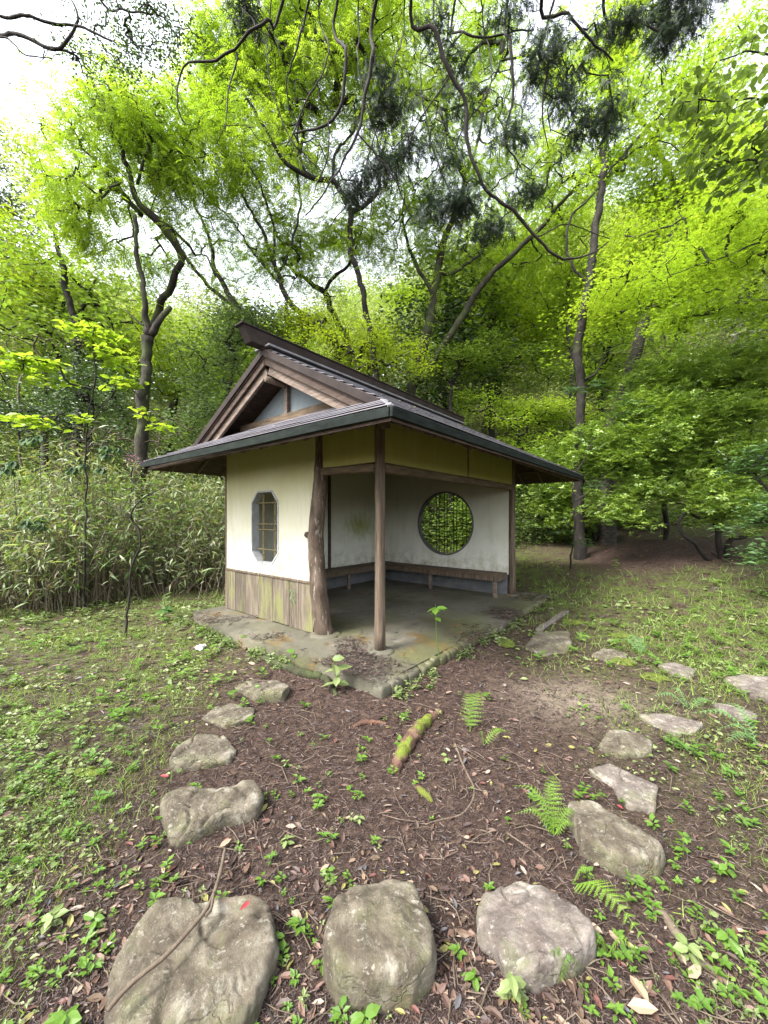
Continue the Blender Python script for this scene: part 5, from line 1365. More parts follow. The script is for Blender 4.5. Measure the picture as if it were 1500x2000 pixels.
overhead('overhanging_oak', 'small-leaved dark branches crossing the white sky at the top left', (-5.2, -.6, -.1), (-4.6, .6, 8.4),
    [[(-60, 20, 6, 5), (40, 68, 6, 5), (100, 92, 6, 4.5), (132, 78, 6, 4), (150, 40, 6, 3), (138, -10, 6, 2)],
     [(-40, -10, 5.8, 4.5), (60, 35, 5.9, 4), (130, 50, 6, 3.5), (200, 70, 6, 2.5), (225, 84, 6, 1.5)],
     [(-40, 60, 6, 3), (20, 80, 6, 2.2), (50, 105, 6, 1.8), (100, 110, 6, 1.2)], [(100, 92, 6, 3), (150, 110, 6.2, 2.4), (160, 140, 6.3, 1.5)],
     [(180, -20, 6, 3), (240, 20, 6, 2.5), (300, 30, 6, 2)]],
    [(290, 20, 6, 90, 40, .6, 1.6), (340, 50, 6, 50, 30, .5), (200, 60, 6.1, 60, 40, .5), (210, 140, 6.3, 60, 50, .5, .9), (90, 30, 6, 80, 40, .5, .6), (150, 100, 6.2, 50, 40, .4, .6)], 120, 'leaf', 26, .25, .055, 'dark', 'twig', 63, flat=.8, twig=.0035)

# ---- shrubs ---------------------------------------------------------------------------
def shrub(*a, **k): 
    o = tree(*a, **k); o['category'] = 'shrub'; return o
shrub('azalea_bush', 'large spreading azalea with crooked stems and layered glossy foliage at the right', 'shrub', None,
     [[(1412, 1112, 8, 8), (1402, 1060, 8, 6.5), (1396, 1010, 8.1, 5), (1400, 950, 8.2, 5), (1380, 880, 8.3, 3)],
      [(1405, 1100, 8, 6), (1372, 1086, 8, 5), (1352, 1062, 7.9, 4.5), (1330, 1036, 7.9, 4), (1329, 1012, 7.9, 4), (1345, 1002, 7.9, 4), (1360, 1014, 7.9, 3.5), (1388, 1010, 7.9, 3), (1400, 990, 7.9, 2)],
      [(1425, 1105, 7.9, 7), (1420, 1060, 7.9, 6), (1450, 1048, 7.8, 5.5), (1490, 1035, 7.7, 4), (1510, 980, 7.6, 3)],
      [(1405, 1040, 8, 5), (1340, 950, 8.4, 4), (1290, 900, 8.6, 3), (1240, 860, 8.8, 2)],
      [(1395, 1000, 8.1, 4), (1450, 900, 8.2, 3.5), (1470, 820, 8.2, 2.5)]],
     [(1330, 740, 8.9, 75, 37, 0.84), (1440, 722, 8.4, 75, 37, 0.84), (1260, 802, 8.9, 70, 31, 0.84), (1390, 806, 8.1, 85, 34, 0.96), (1490, 778, 8.4, 60, 37, 0.84), (1215, 853, 8.9, 60, 29, 0.72), (1320, 845, 8.2, 75, 31, 0.84), (1440, 870, 8.0, 70, 31, 0.84),
      (1250, 910, 8.6, 65, 26, 0.72), (1360, 913, 8.4, 60, 26, 0.72), (1160, 895, 9.3, 45, 23, 0.60), (1470, 934, 7.7, 55, 26, 0.72), (1280, 948, 8.5, 60, 23, 0.72), (1380, 955, 7.9, 50, 20, 0.60, .7), (1200, 991, 8.5, 45, 23, 0.60, .8), (1440, 997, 7.3, 45, 20, 0.60, .7), (1290, 1006, 8.6, 40, 14, 0.60, .6), (1500, 1091, 7.7, 40, 20, 0.48, .7)],
     900, 'rosette', 30, .30, .085, 'azalea', 'bark', 71, flat=.55, twig=.003, rsc=.8, seg=.16, wander=.22, jit=.5)
shrub('azalea_bush', 'small dark azalea with thin forking stems behind the straight tree trunk', 'shrub', None,
     [[(1163, 1078, 10.8, 5), (1168, 1030, 10.8, 4), (1180, 970, 10.8, 3), (1200, 920, 10.8, 2)], [(1160, 1070, 10.8, 4), (1150, 1020, 10.8, 3), (1120, 980, 10.8, 2)], [(1168, 1060, 10.8, 3), (1195, 1020, 10.8, 2)]],
     [(1190, 870, 11.2, 60, 40, .8), (1230, 960, 10.8, 55, 25, .7), (1110, 900, 11, 60, 40, .8), (1100, 990, 10.8, 50, 40, .7), (1060, 950, 11, 40, 40, .7), (1240, 1020, 11.8, 70, 22, .8), (1120, 1040, 11.6, 50, 24, .6), (1330, 1030, 12, 60, 24, .8)], 380, 'rosette', 32, .3, .085, 'azalea', 'bark', 72, flat=.4, twig=.004)
shrub('bright_shrub', 'bright yellow-green leafy shrub just beyond the right end of the roof', 'shrub', None,
     [[(1000, 960, 12.5, 5), (1010, 880, 12.5, 4), (1020, 820, 12.5, 2)]],
     [(1040, 820, 12.5, 110, 32, 1, 1.3), (960, 800, 12.8, 60, 26, .8), (1090, 870, 12, 70, 40, .9), (1010, 890, 12.6, 60, 40, .8), (920, 770, 13, 40, 26, .7)], 240, 'leaf', 46, .35, .10, 'lime', 'twig', 73, flat=.45)
shrub('understorey_shrub', 'green shrub directly behind the right corner post, low to the ground', 'shrub', None,
     [[(1050, 1085, 11.4, 4), (1050, 1030, 11.4, 3), (1060, 970, 11.4, 2)]],
     [(1060, 1000, 11.4, 50, 60, .5), (1100, 1040, 11.4, 50, 30, .5), (1030, 1050, 11.4, 40, 30, .5), (1090, 960, 11.6, 40, 30, .5)], 150, 'leaf', 42, .3, .085, 'mid', 'twig', 74, flat=.5)
shrub('window_shrub', 'leafy shrub seen through the round lattice window', 'shrub', None,
     [[(880, 1095, 12.5, 4), (880, 1030, 12.5, 3)]],
     [(870, 960, 12.8, 90, 50, 1), (860, 1040, 12.2, 90, 40, .9), (930, 1000, 12, 70, 60, .9)], 200, 'leaf', 42, .4, .11, 'lime2', 'twig', 75, flat=.5)
shrub('evergreen_shrub', 'dark glossy evergreen shrub left of the roof gable', 'shrub', None,
     [[(430, 900, 11, 6), (440, 800, 11, 5), (460, 700, 11, 3)], [(430, 880, 11, 4), (400, 800, 11, 3)]],
     [(470, 650, 11.4, 80, 60, 1), (410, 730, 11, 70, 60, 1), (390, 810, 10.6, 70, 40, .9), (520, 640, 11.6, 50, 50, .9), (370, 860, 10.4, 60, 40, .8)], 300, 'folded', 46, .34, .095, 'mid', 'bark', 76, flat=.9)
shrub('evergreen_shrub', 'low dark evergreen shrub between the bamboo grass and the forked tree', 'shrub', None,
     [[(170, 930, 10.5, 5), (175, 850, 10.5, 4), (180, 780, 10.5, 2)]],
     [(200, 770, 10.8, 90, 50, 1), (120, 800, 10.6, 80, 50, 1), (230, 850, 10.4, 70, 40, .9), (40, 800, 10.6, 70, 60, .9)], 260, 'folded', 44, .34, .085, 'dark', 'bark', 77, flat=.9)
shrub('yellow_shrub', 'yellow-green young shrub right behind the roof ridge', 'shrub', None,
     [[(700, 850, 10.8, 5), (700, 740, 10.8, 4), (690, 680, 10.8, 2)]],
     [(640, 670, 11, 70, 40, .9), (720, 680, 11, 70, 45, .9), (770, 720, 11, 60, 35, .8), (590, 640, 11.2, 50, 35, .8)], 240, 'leaf', 44, .33, .09, 'yellowg', 'twig', 78, flat=.6)
shrub('yellow_shrub', 'fresh green shrub on the slope above the middle of the roof', 'shrub', None,
     [[(880, 800, 12.5, 5), (880, 740, 12.5, 3)]],
     [(880, 720, 12.8, 80, 40, .9), (950, 700, 13, 70, 40, .9), (1040, 720, 13, 70, 40, .9)], 180, 'leaf', 42, .4, .11, 'lime2', 'twig', 79, flat=.5)
shrub('glossy_shrub', 'broadleaf shrub with pale glossy leaves cut off by the right edge', 'shrub', None,
     [[(1540, 1180, 6, 6), (1530, 1080, 6, 5), (1510, 980, 6, 3)], [(1530, 1100, 6, 3), (1480, 1040, 6, 2)]],
     [(1480, 930, 6, 45, 50, .4), (1500, 1010, 5.9, 50, 50, .4), (1470, 1090, 5.8, 40, 24, .3), (1510, 880, 6.1, 40, 30, .4)], 110, 'leaf', 14, .14, .10, 'glossy', 'twig', 80, flat=.6, twig=.003, seg=.1)
shrub('broadleaf_sapling', 'thin-stemmed sapling with big lime heart-shaped leaves in flat tiers at the left', 'shrub', None,
     [[(168, 900, 6.5, 2.2), (172, 830, 6.5, 2.2), (180, 760, 6.5, 2), (183, 690, 6.5, 1.8), (186, 640, 6.5, 1.5)], [(172, 830, 6.5, 2), (200, 800, 6.5, 1.5), (225, 765, 6.5, 1)], [(168, 850, 6.5, 2), (166, 810, 6.5, 2)]],
     [(180, 655, 6.5, 60, 14, .3), (60, 715, 6.3, 65, 16, .3), (215, 700, 6.5, 45, 12, .3), (110, 755, 6.4, 45, 12, .3), (180, 820, 6.5, 60, 10, .3), (60, 825, 6.3, 55, 12, .3), (290, 810, 6.6, 45, 12, .3), (240, 750, 6.5, 30, 10, .2), (310, 840, 6.6, 20, 10, .2)], 72, 'oval', 9, .16, .15, 'lime', 'twig', 81, flat=.3, twig=.0035, seg=.1, jit=.45)
shrub('pale_sapling', 'slender sapling with pale whorled leaves beside the straight tree trunk', 'shrub', None,
     [[(1117, 1095, 8.6, 2.4), (1120, 960, 8.6, 2.2), (1135, 900, 8.6, 2), (1190, 825, 8.6, 1.8), (1235, 795, 8.6, 1.4), (1310, 800, 8.5, .9)], [(1122, 980, 8.6, 1.6), (1170, 950, 8.5, 1)], [(1118, 1040, 8.6, 1.4), (1100, 1010, 8.6, 1)]],
     [(1160, 945, 8.5, 30, 14, .2), (1250, 805, 8.5, 55, 10, .2), (1320, 795, 8.5, 35, 10, .2), (1230, 785, 8.5, 30, 12, .2), (1150, 1060, 8.4, 30, 14, .2), (1110, 765, 8.6, 30, 10, .2), (1100, 1035, 8.6, 30, 10, .2), (1150, 750, 8.6, 35, 12, .2)], 44, 'lance', 8, .12, .17, 'glossy', 'twig', 82, flat=.4, twig=.0025, seg=.12)
shrub('bare_sapling', 'thin crooked bare sapling standing in front of the bamboo grass', 'shrub', None,
     [[(246, 1242, 5.1, 3.2), (250, 1160, 5.1, 3), (258, 1100, 5.1, 2.8), (272, 1065, 5.1, 2.6), (268, 1035, 5.1, 2.6), (258, 1015, 5.1, 2.6), (270, 985, 5.1, 2), (300, 960, 5.1, 1.3), (318, 950, 5.1, .8)],
      [(258, 1015, 5.1, 1.8), (225, 990, 5.1, 1.3), (190, 970, 5.1, .8)]],
     [(250, 950, 5.1, 70, 14, .25), (190, 990, 5.1, 50, 14, .2)], 14, 'leaf', 5, .1, .07, 'seed', 'twig', 83, flat=.6, twig=.002, seg=.1)
shrub('flowering_shrub', 'small shrub with a few purple blossoms by the left roof tip', 'shrub', None,
     [[(255, 960, 8.8, 3), (258, 915, 8.8, 2)]], [(262, 900, 8.8, 20, 12, .2)], 10, 'leaf', 12, .1, .05, 'purple', 'twig', 84, twig=.002)
shrub('dead_brush', 'grey tangle of dead bare twigs below the forked tree', 'shrub', None,
     [[(262, 930, 9, 3), (262, 880, 9, 2), (270, 840, 9, 1)]],
     [(250, 850, 9, 60, 50, .5), (330, 830, 9.4, 60, 30, .5), (190, 860, 9, 60, 30, .4)], 120, 'leaf', 0, .1, .05, 'mid', 'twig_tan', 85, twig=.0028, wander=.45)
shrub('dead_brush', 'bare grey twiggy shrub on the slope at the far left', 'shrub', None,
     [[(40, 780, 11, 3), (45, 720, 11, 2)]], [(50, 680, 11.4, 70, 40, .6), (110, 660, 11.6, 60, 40, .6)], 90, 'leaf', 3, .3, .09, 'distgrey', 'twig_tan', 86, twig=.003, wander=.4)

# ---- bamboo grass thicket (mass)
r = np.random.default_rng(91)
def thicket_xy(n):
    x = r.uniform(-11, -2.75, n); f = 6.3 + (x + 6.2) * .62 * (x > -6.2) + (x + 6.2) * .15 * (x <= -6.2)
    d = r.random(n) ** 1.4 * 3.6
    f = f + .7 * np.array([mnoise.noise(Vector((a_ * .8, 3.3, 0))) for a_ in x]) - .25 * r.random(n) ** 6 * 4
    return x, f + d, d
n = 3000
x, y, d = thicket_xy(n); keep = ~in_slab(x, y, .35); x, y, d = x[keep], y[keep], d[keep]; n = len(x)
z = terr(x, y); h = (1.15 + .30 * d + r.random(n) ** 1.6 * 1.1) * (.7 + .3 * sstep(0, .9, d)) * (1 + .45 * np.array([mnoise.noise(Vector((a_ * .9, b_ * .9, 4))) for a_, b_ in zip(x, y)])); lean = r.normal(size=(n, 2)) * .22
P0 = np.stack([x, y, z - .05], 1); P1 = P0 + np.stack([lean[:, 0] * .4, lean[:, 1] * .4, h * .6], 1); P2 = P1 + np.stack([lean[:, 0] * 1.2, lean[:, 1] * 1.2, h * .42], 1)
acc = Acc(); acc.add(*frusta(P0, P1, np.full(n, .006), np.full(n, .005), 3)); acc.add(*frusta(P1, P2, np.full(n, .005), np.full(n, .002), 3))
n2 = 4200; x2, y2, d2_ = thicket_xy(n2); k2 = ~in_slab(x2, y2, .3); x2, y2 = x2[k2], y2[k2]; n2 = len(x2)
Q0 = np.stack([x2, y2, terr(x2, y2)], 1); Q1 = Q0 + np.stack([r.normal(size=n2) * .35, r.normal(size=n2) * .35, r.uniform(.4, 1.5, n2)], 1)
acc.add(*frusta(Q0, Q1, np.full(n2, .0055), np.full(n2, .0025), 3))
tag(ob('bamboo_grass_canes', acc.mesh('bamboo_grass_canes', M['cane'])), kind='stuff')
per = 13; k = np.repeat(np.arange(n), per); t = .25 + .75 * r.random(len(k)) ** .7
Pp = np.where(t[:, None] < .6, P0[k] + (P1[k] - P0[k]) * (t / .6)[:, None], P1[k] + (P2[k] - P1[k]) * ((t - .6) / .4)[:, None]) + r.normal(size=(len(k), 3)) * .05
az = r.random(len(k)) * 2 * np.pi
X = np.stack([np.cos(az), np.sin(az), r.uniform(-1.1, .5, len(k))], 1); N = np.stack([r.normal(size=len(k)) * .5, r.normal(size=len(k)) * .5, np.ones(len(k))], 1)
LBV = [(0, 0, 0), (.3, .075, .03), (.65, .06, .01), (1, 0, -.16), (.65, -.06, .01), (.3, -.075, .03)]
V, F = inst(LBV, [(0, 5, 1), (1, 5, 4), (1, 4, 2), (2, 4, 3)], Pp, X, N, r.uniform(.10, .24, len(k)))
TOT[0] += len(F)
tag(ob('bamboo_grass', tri_mesh('bamboo_grass', V, F, M['bambleaf'])), kind='stuff')
n3 = 7000; x3, y3, d3 = thicket_xy(n3); h3 = terr(x3, y3) + r.uniform(.2, 2.3, n3) * (.8 + .15 * d3); k3 = (np.array([mnoise.noise(Vector((a_ * 1.3, b_ * 1.3, c_ * 1.3))) for a_, b_, c_ in zip(x3, y3, h3)]) > .08) & ~in_slab(x3, y3, .2)
x3, y3, h3 = x3[k3], y3[k3], h3[k3]; n3 = len(x3); az = r.random(n3) * 6.28
V, F = inst(OVV, OVF, np.stack([x3, y3, h3], 1), np.stack([np.cos(az), np.sin(az), r.uniform(-.6, .2, n3)], 1), np.stack([r.normal(size=n3) * .5, r.normal(size=n3) * .5, np.ones(n3)], 1), r.uniform(.05, .13, n3))
tag(ob('thicket_broad_leaves', tri_mesh('thicket_broad_leaves', V, F, M['mid'])), kind='stuff')
# some broad hanging fan leaves at the thicket's left front
def fan_plant(px, py, Y, label, nst, leaf='fan'):
    c = at(px, py, Y); root = empty('fan_leaf_plant', (c[0], c[1], float(terr(c[0], c[1]))), label, 'plant')
    g = np.array(root.location); a = Acc(); h = c[2] - g[2]
    V, F = tube(catmull(np.array([[0, 0, 0], [.05, .02, h * .5], [0, 0, h]]), .15), np.linspace(.008, .004, len(catmull(np.array([[0, 0, 0], [.05, .02, h * .5], [0, 0, h]]), .15))), 5); a.add(V, F)
    ob('stem', a.mesh('stem', M['twig']), root)
    for q in range(nst):
        an = r.uniform(0, 6.28); ctr = np.array([math.cos(an) * .28 * (q > 0), math.sin(an) * .28 * (q > 0), h - .05 * q])
        nf = 7; az = np.linspace(0, 2 * np.pi, nf, endpoint=False) + r.random(); 
        X = np.stack([np.cos(az), np.sin(az), np.full(nf, -1.1)], 1); N = np.stack([np.cos(az) * .5, np.sin(az) * .5, np.ones(nf)], 1)
        V, F = inst(OVV, OVF, np.repeat(ctr[None], nf, 0), X, N, r.uniform(.16, .24, nf) * 1.0)
        ob('leaf', tri_mesh('leaf', V, F, M[leaf]), root)
for (px, py, Y, lb) in ((75, 850, 7.4, 'drooping dark fan leaves highest at the left edge above the bamboo grass'), (205, 870, 7.8, 'drooping fan leaves left of the bare sapling top'), (163, 905, 7.6, 'dark folded fan leaves in the middle of the bamboo grass top'),
                        (80, 1010, 6.6, 'hanging dark leaves low at the far left of the bamboo grass'), (25, 900, 7.0, 'wide dark leaf spray at the left edge of the picture')):
    fan_plant(px, py, Y, lb, 3)

# ---- ground litter (masses)
def px_ground(n, ylo=1095, yhi=2150, xlo=-350, xhi=1850, p=1.0):
    py = ylo + (yhi - ylo) * r.random(n) ** p; px = r.uniform(xlo, xhi, n)
    Y = EYE * F_PX / (py - HY); return (px - CX) / F_PX * Y, Y
RZ = {}
def gz_of(x, y):
    # bilinear lookup of the ground sheet so that things lie on it
    fx = np.interp(x, gx, np.arange(nx)); fy = np.interp(y, gy, np.arange(ny))
    i = np.clip(fy.astype(int), 0, ny - 2); j = np.clip(fx.astype(int), 0, nx - 2); u_ = fx - j; v_ = fy - i
    Z = gz.reshape(ny, nx)
    return Z[i, j] * (1 - u_) * (1 - v_) + Z[i, j + 1] * u_ * (1 - v_) + Z[i + 1, j] * (1 - u_) * v_ + Z[i + 1, j + 1] * u_ * v_
def lay(n, tv, tf, size, name, mat, dens=None, tilt=.25, up=.004, p=1.0, xt=.15, keep_slab=0.0, **k):
    x, y = px_ground(n, p=p, **k)
    m = ~on_stone(x, y, .94); sl_ = in_slab(x, y, -.02); m &= (~sl_) | (r.random(n) < keep_slab)
    if dens is not None: m &= r.random(n) < dens(x, y)
    x, y, sl_ = x[m], y[m], sl_[m]; n = len(x)
    z = np.where(sl_, .128, gz_of(x, y)) + up * (1 + r.random(n))
    az = r.random(n) * 2 * np.pi
    X = np.stack([np.cos(az), np.sin(az), r.normal(size=n) * xt], 1); N = np.stack([r.normal(size=n) * tilt, r.normal(size=n) * tilt, np.ones(n)], 1)
    s = size(n, y) if callable(size) else size * r.uniform(.5, 1.4, n)
    V, F = inst(tv, tf, np.stack([x, y, z], 1), X, N, s); TOT[0] += len(F)
    return tag(ob(name, tri_mesh(name, V, F, M[mat])), kind='stuff')
CHV = [(0, -.06, 0), (0, .06, 0), (1, .04, .05), (1, -.04, .02)]; CHF = [(0, 3, 2), (0, 2, 1)]
def nm(x, y, s, o=0): return np.array([mnoise.noise(Vector((a * s, b * s, o))) for a, b in zip(x, y)])
lay(160000, CHV, CHF, lambda n, y: r.uniform(.008, .035, n) * np.clip(y / 2, .7, 3), 'needle_litter', 'chips', None, .5, .003, keep_slab=.05)
FLV = [(0, 0, 0), (.3, .2, .06), (.7, .17, .09), (1, 0, .02), (.7, -.17, .08), (.3, -.2, .07), (.5, 0, -.01)]
lay(10000, FLV, OVF, lambda n, y: (.018 + .055 * r.random(n) ** 2.2) * np.clip(y / 3, .8, 1.7), 'fallen_leaves', 'fallen', lambda x, y: .12 + .88 * sstep(-.1, .3, nm(x, y, .9, 5)) * (y < 9), .45, .006, keep_slab=.06)
gd = lambda x, y: np.clip(green_mask(x, y) * (.16 + 1.5 * nm(x, y, 1.3, 2) + 1.2 * nm(x, y, 3.5, 2)), 0, 1)
lay(90000, L4V, L4F, lambda n, y: (.009 + .026 * r.random(n) ** 1.7) * np.clip(y / 2.2, .8, 2.6), 'small_ground_cover', 'grass', lambda x, y: gd(x, y) * .8, .5, .012)
lay(60000, OVV, OVF, lambda n, y: (.010 + .034 * r.random(n) ** 1.5) * np.clip(y / 2.2, .8, 2.6), 'ground_cover_leaves', 'clover', lambda x, y: gd(x, y) * .8, .45, .02)
BLV = [(0, -.03, 0), (0, .03, 0), (.6, .02, .0), (1, 0, -.15), (.6, -.02, 0)]; BLF = [(0, 2, 1), (0, 4, 2), (4, 3, 2)]
def grass(n, dens, name, hmin, hmax, mat='grass'):
    x, y = px_ground(n, ylo=1080); m = ~on_stone(x, y, .98) & ~in_slab(x, y, .02); m &= r.random(n) < dens(x, y); x, y = x[m], y[m]; n = len(x)
    z = gz_of(x, y); X = np.stack([r.normal(size=n) * .55, r.normal(size=n) * .55, np.ones(n)], 1); N = np.stack([r.normal(size=n), r.normal(size=n), np.zeros(n)], 1)
    V, F = inst(BLV, BLF, np.stack([x, y, z], 1), X, N, r.uniform(hmin, hmax, n) * np.clip(y / 3, .8, 2)); TOT[0] += len(F)
    tag(ob(name, tri_mesh(name, V, F, M[mat])), kind='stuff')
grass(150000, lambda x, y: np.clip(green_mask(x, y) * (.2 + 1.6 * nm(x, y, 1.1, 9) + .8 * nm(x, y, 3.1, 7) + .7 * (x > 2)), 0, 1), 'grass', .025, .085)
# twigs and stems lying in the litter
x, y = px_ground(1100, xlo=-200, xhi=1700); m = ~in_slab(x, y, .05) & (y < 6); x, y = x[m], y[m]; n = len(x); az = r.random(n) * 6.28; L = r.uniform(.04, .28, n) * np.clip(y / 2.5, .5, 1.5)
p0 = np.stack([x, y, gz_of(x, y) + .008], 1); x1, y1 = x + np.cos(az) * L, y + np.sin(az) * L; p1 = np.stack([x1, y1, gz_of(x1, y1) + .012], 1); pm = (p0 + p1) / 2 + np.stack([r.normal(size=n) * L * .12, r.normal(size=n) * L * .12, .006 + L * .03], 1)
a = Acc(); rr_ = r.uniform(.001, .0028, n); a.add(*frusta(p0, pm, rr_, rr_, 4)); a.add(*frusta(pm, p1, rr_, rr_ * .5, 4))
tag(ob('scattered_twigs', a.mesh('scattered_twigs', M['twig_tan'])), kind='stuff')
# small seedlings: tufts of 4-7 leaves on short stems
def tuft_tpl(seed, n=6, L=.5):
    q = np.random.default_rng(seed); V = []; F = []
    for i in range(n):
        an = i * 2.4 + q.uniform(-.3, .3); el = q.uniform(.1, .9); b = np.array([0, 0, q.uniform(.2, 1)]) ; l = q.uniform(.6, 1) * L * 1.3
        d = nrm(np.array([math.cos(an), math.sin(an), el * .5])); s_ = np.cross(d, [0, 0, 1]); s_ = nrm(s_); w = .26 * l; k = len(V)
        for t, ww, dz in ((0.08, 0, 0), (.45, 1, .02), (1, 0, -.1), (.45, -1, .02)): V.append(tuple(b + d * l * t + s_ * w * ww + np.array([0, 0, dz])))
        F += [(k, k + 2, k + 1), (k, k + 3, k + 2)]
    k = len(V); V += [(-.02, 0, 0), (.02, 0, 0), (0, 0, 1)]; F.append((k, k + 1, k + 2))
    return V, F
x, y = px_ground(9000); dn = np.clip(.10 + .5 * green_mask(x, y) + .45 * nm(x, y, 1.3, 14), 0.02, 1) * (1 - .8 * np.exp(-(((x - 1.2) / .9) ** 2 + ((y - 3.4) / 1.3) ** 2)))
m = ~on_stone(x, y, 1.0) & ~in_slab(x, y, .02) & (r.random(len(x)) < dn); x, y = x[m], y[m]
for q in range(3):
    xs, ys = x[q::3], y[q::3]; n = len(xs); az = r.random(n) * 6.28
    N = np.stack([r.normal(size=n) * .2, r.normal(size=n) * .2, np.ones(n)], 1); X = np.stack([np.cos(az), np.sin(az), np.zeros(n)], 1); N = N - X * (N * X).sum(1, keepdims=True)
    tv, tf = tuft_tpl(q, 5 + q, .55 + .15 * q)
    V, F = inst(tv, tf, np.stack([xs, ys, gz_of(xs, ys)], 1), X, N, r.uniform(.022, .06, n) * np.clip(ys / 2.2, .8, 2)); TOT[0] += len(F)
    tag(ob('small_seedlings', tri_mesh('small_seedlings', V, F, M['seed' if q else 'clover'])), kind='stuff')

ed = []
for q in range(420):
    if q % 3: a_, b_ = -.72 - abs(rng.normal()) * .08, rng.uniform(-.6, 3.3)
    else: a_, b_ = rng.uniform(-.7, 4.2), -.62 - abs(rng.normal()) * .08
    if mnoise.noise(Vector((a_ * 1.7, b_ * 1.7, 8))) > -.05: ed.append(PF[:2] + AX * a_ + BX * b_)
ed = np.array(ed)
wx, wy = r.uniform(-9, -2.6, 900), r.uniform(4.6, 7.2, 900); wk = (wy > 5.0 + .25 * (wx + 6)) & ~in_slab(wx, wy, .1); ed2 = np.stack([wx[wk], wy[wk]], 1)
for nm_, E, smin, smax, tp, mt_ in (('slab_edge_weeds', ed, .04, .11, 1, 'clover'), ('thicket_edge_weeds', ed2[::2], .05, .17, 2, 'clover')):
    n = len(E); N = np.stack([r.normal(size=n) * .25, r.normal(size=n) * .25, np.ones(n)], 1); az = r.random(n) * 6.28
    X = np.stack([np.cos(az), np.sin(az), np.zeros(n)], 1); N = N - X * (N * X).sum(1, keepdims=True)
    tv, tf = tuft_tpl(tp + 5, 9, .5)
    V, F = inst(tv, tf, np.stack([E[:, 0], E[:, 1], gz_of(E[:, 0], E[:, 1]) - .01], 1), X, N, r.uniform(smin, smax, n))
    tag(ob(nm_, tri_mesh(nm_, V, F, M[mt_])), kind='stuff')
n = 1500; a_ = r.uniform(-.7, 5.2, n); b_ = -.84 + 1.9 * r.random(n) ** 1.3; k_ = (a_ > A0 + (b_ - B0)) & (a_ < A1 - (b_ - B0)) & (nm(a_, b_, 1.6, 3) + .1 * r.normal(size=n) > .02); a_, b_ = a_[k_], b_[k_]; n = len(a_)
P = np.stack([PF[0] + AX[0] * a_ + BX[0] * b_, PF[1] + AX[1] * a_ + BX[1] * b_, ZE + (b_ - B0) * SLP + .036], 1); az = r.random(n) * 6.28
Nr = np.array([-BX[0] * SLP, -BX[1] * SLP, 1.]); V, F = inst(FLV, OVF, P, np.stack([np.cos(az), np.sin(az), -.1 + 0 * az], 1), np.tile(Nr, (n, 1)) + r.normal(size=(n, 3)) * .15, .012 + .04 * r.random(n) ** 2)
tag(ob('roof_litter', tri_mesh('roof_litter', V, F, M['fallen'])), kind='stuff')
def slab_dirt(x, y):
    a_, b_ = loc_ab(x, y); e = np.minimum.reduce([a_ + .7, b_ + .6, 4.3 - a_, 3.4 - b_ + 9]); s2 = in_slab(x, y, 0)
    return np.where(s2, np.clip(.14 - e * .8 + 1.3 * nm(x, y, 1.4, 21) + .5 * (a_ < -.1) * (b_ < .3), 0, 1) * .8, 0)
lay(90000, CHV, CHF, lambda n, y: r.uniform(.01, .04, n) * np.clip(y / 2, .7, 3), 'slab_litter', 'chips', slab_dirt, .4, .003, keep_slab=1, ylo=1140, yhi=1380, xlo=300, xhi=1150)

# moss cushions
def moss(px, py, rx, ry, label):
    c = gnd(px, py); s = c[1] / F_PX; bm = bmesh.new(); bmesh.ops.create_icosphere(bm, subdivisions=4, radius=1)
    for v_ in bm.verts:
        q = v_.co.copy(); k = 1 + .35 * mnoise.noise(Vector((q.x * 2 + px, q.y * 2, 0)))
        v_.co = Vector((q.x * rx * s * k, q.y * ry * s * k * c[1] / 1.57, max(0, q.z) * .02 + .012 * mnoise.noise(Vector((q.x * 5, q.y * 5, px))) - .004))
    me = bpy.data.meshes.new('moss_patch'); bm.to_mesh(me); bm.free(); me.materials.append(M['moss']); me.polygons.foreach_set('use_smooth', np.ones(len(me.polygons), bool))
    tag(ob('moss_patch', me, None, (c[0], c[1], float(gz_of(np.array([c[0]]), np.array([c[1]]))[0]) + .008)), label, 'moss', 'moss patches on the ground')
for (px, py, rx, ry, lb) in ((1215, 1290, 22, 9, 'bright moss right of the small grey stone'), (1280, 1320, 26, 8, 'moss patch left of the flat stone in the grass'), (985, 1258, 18, 9, 'round moss patch beside the pavilion edge stones'), (1210, 1240, 24, 5, 'thin moss strip behind the stones on the right'),
                             (1120, 1216, 20, 5, 'moss near the pale strip right of the pavilion'), (175, 1500, 30, 9, 'faded moss patch on the left among litter')):
    moss(px, py, rx, ry, lb)

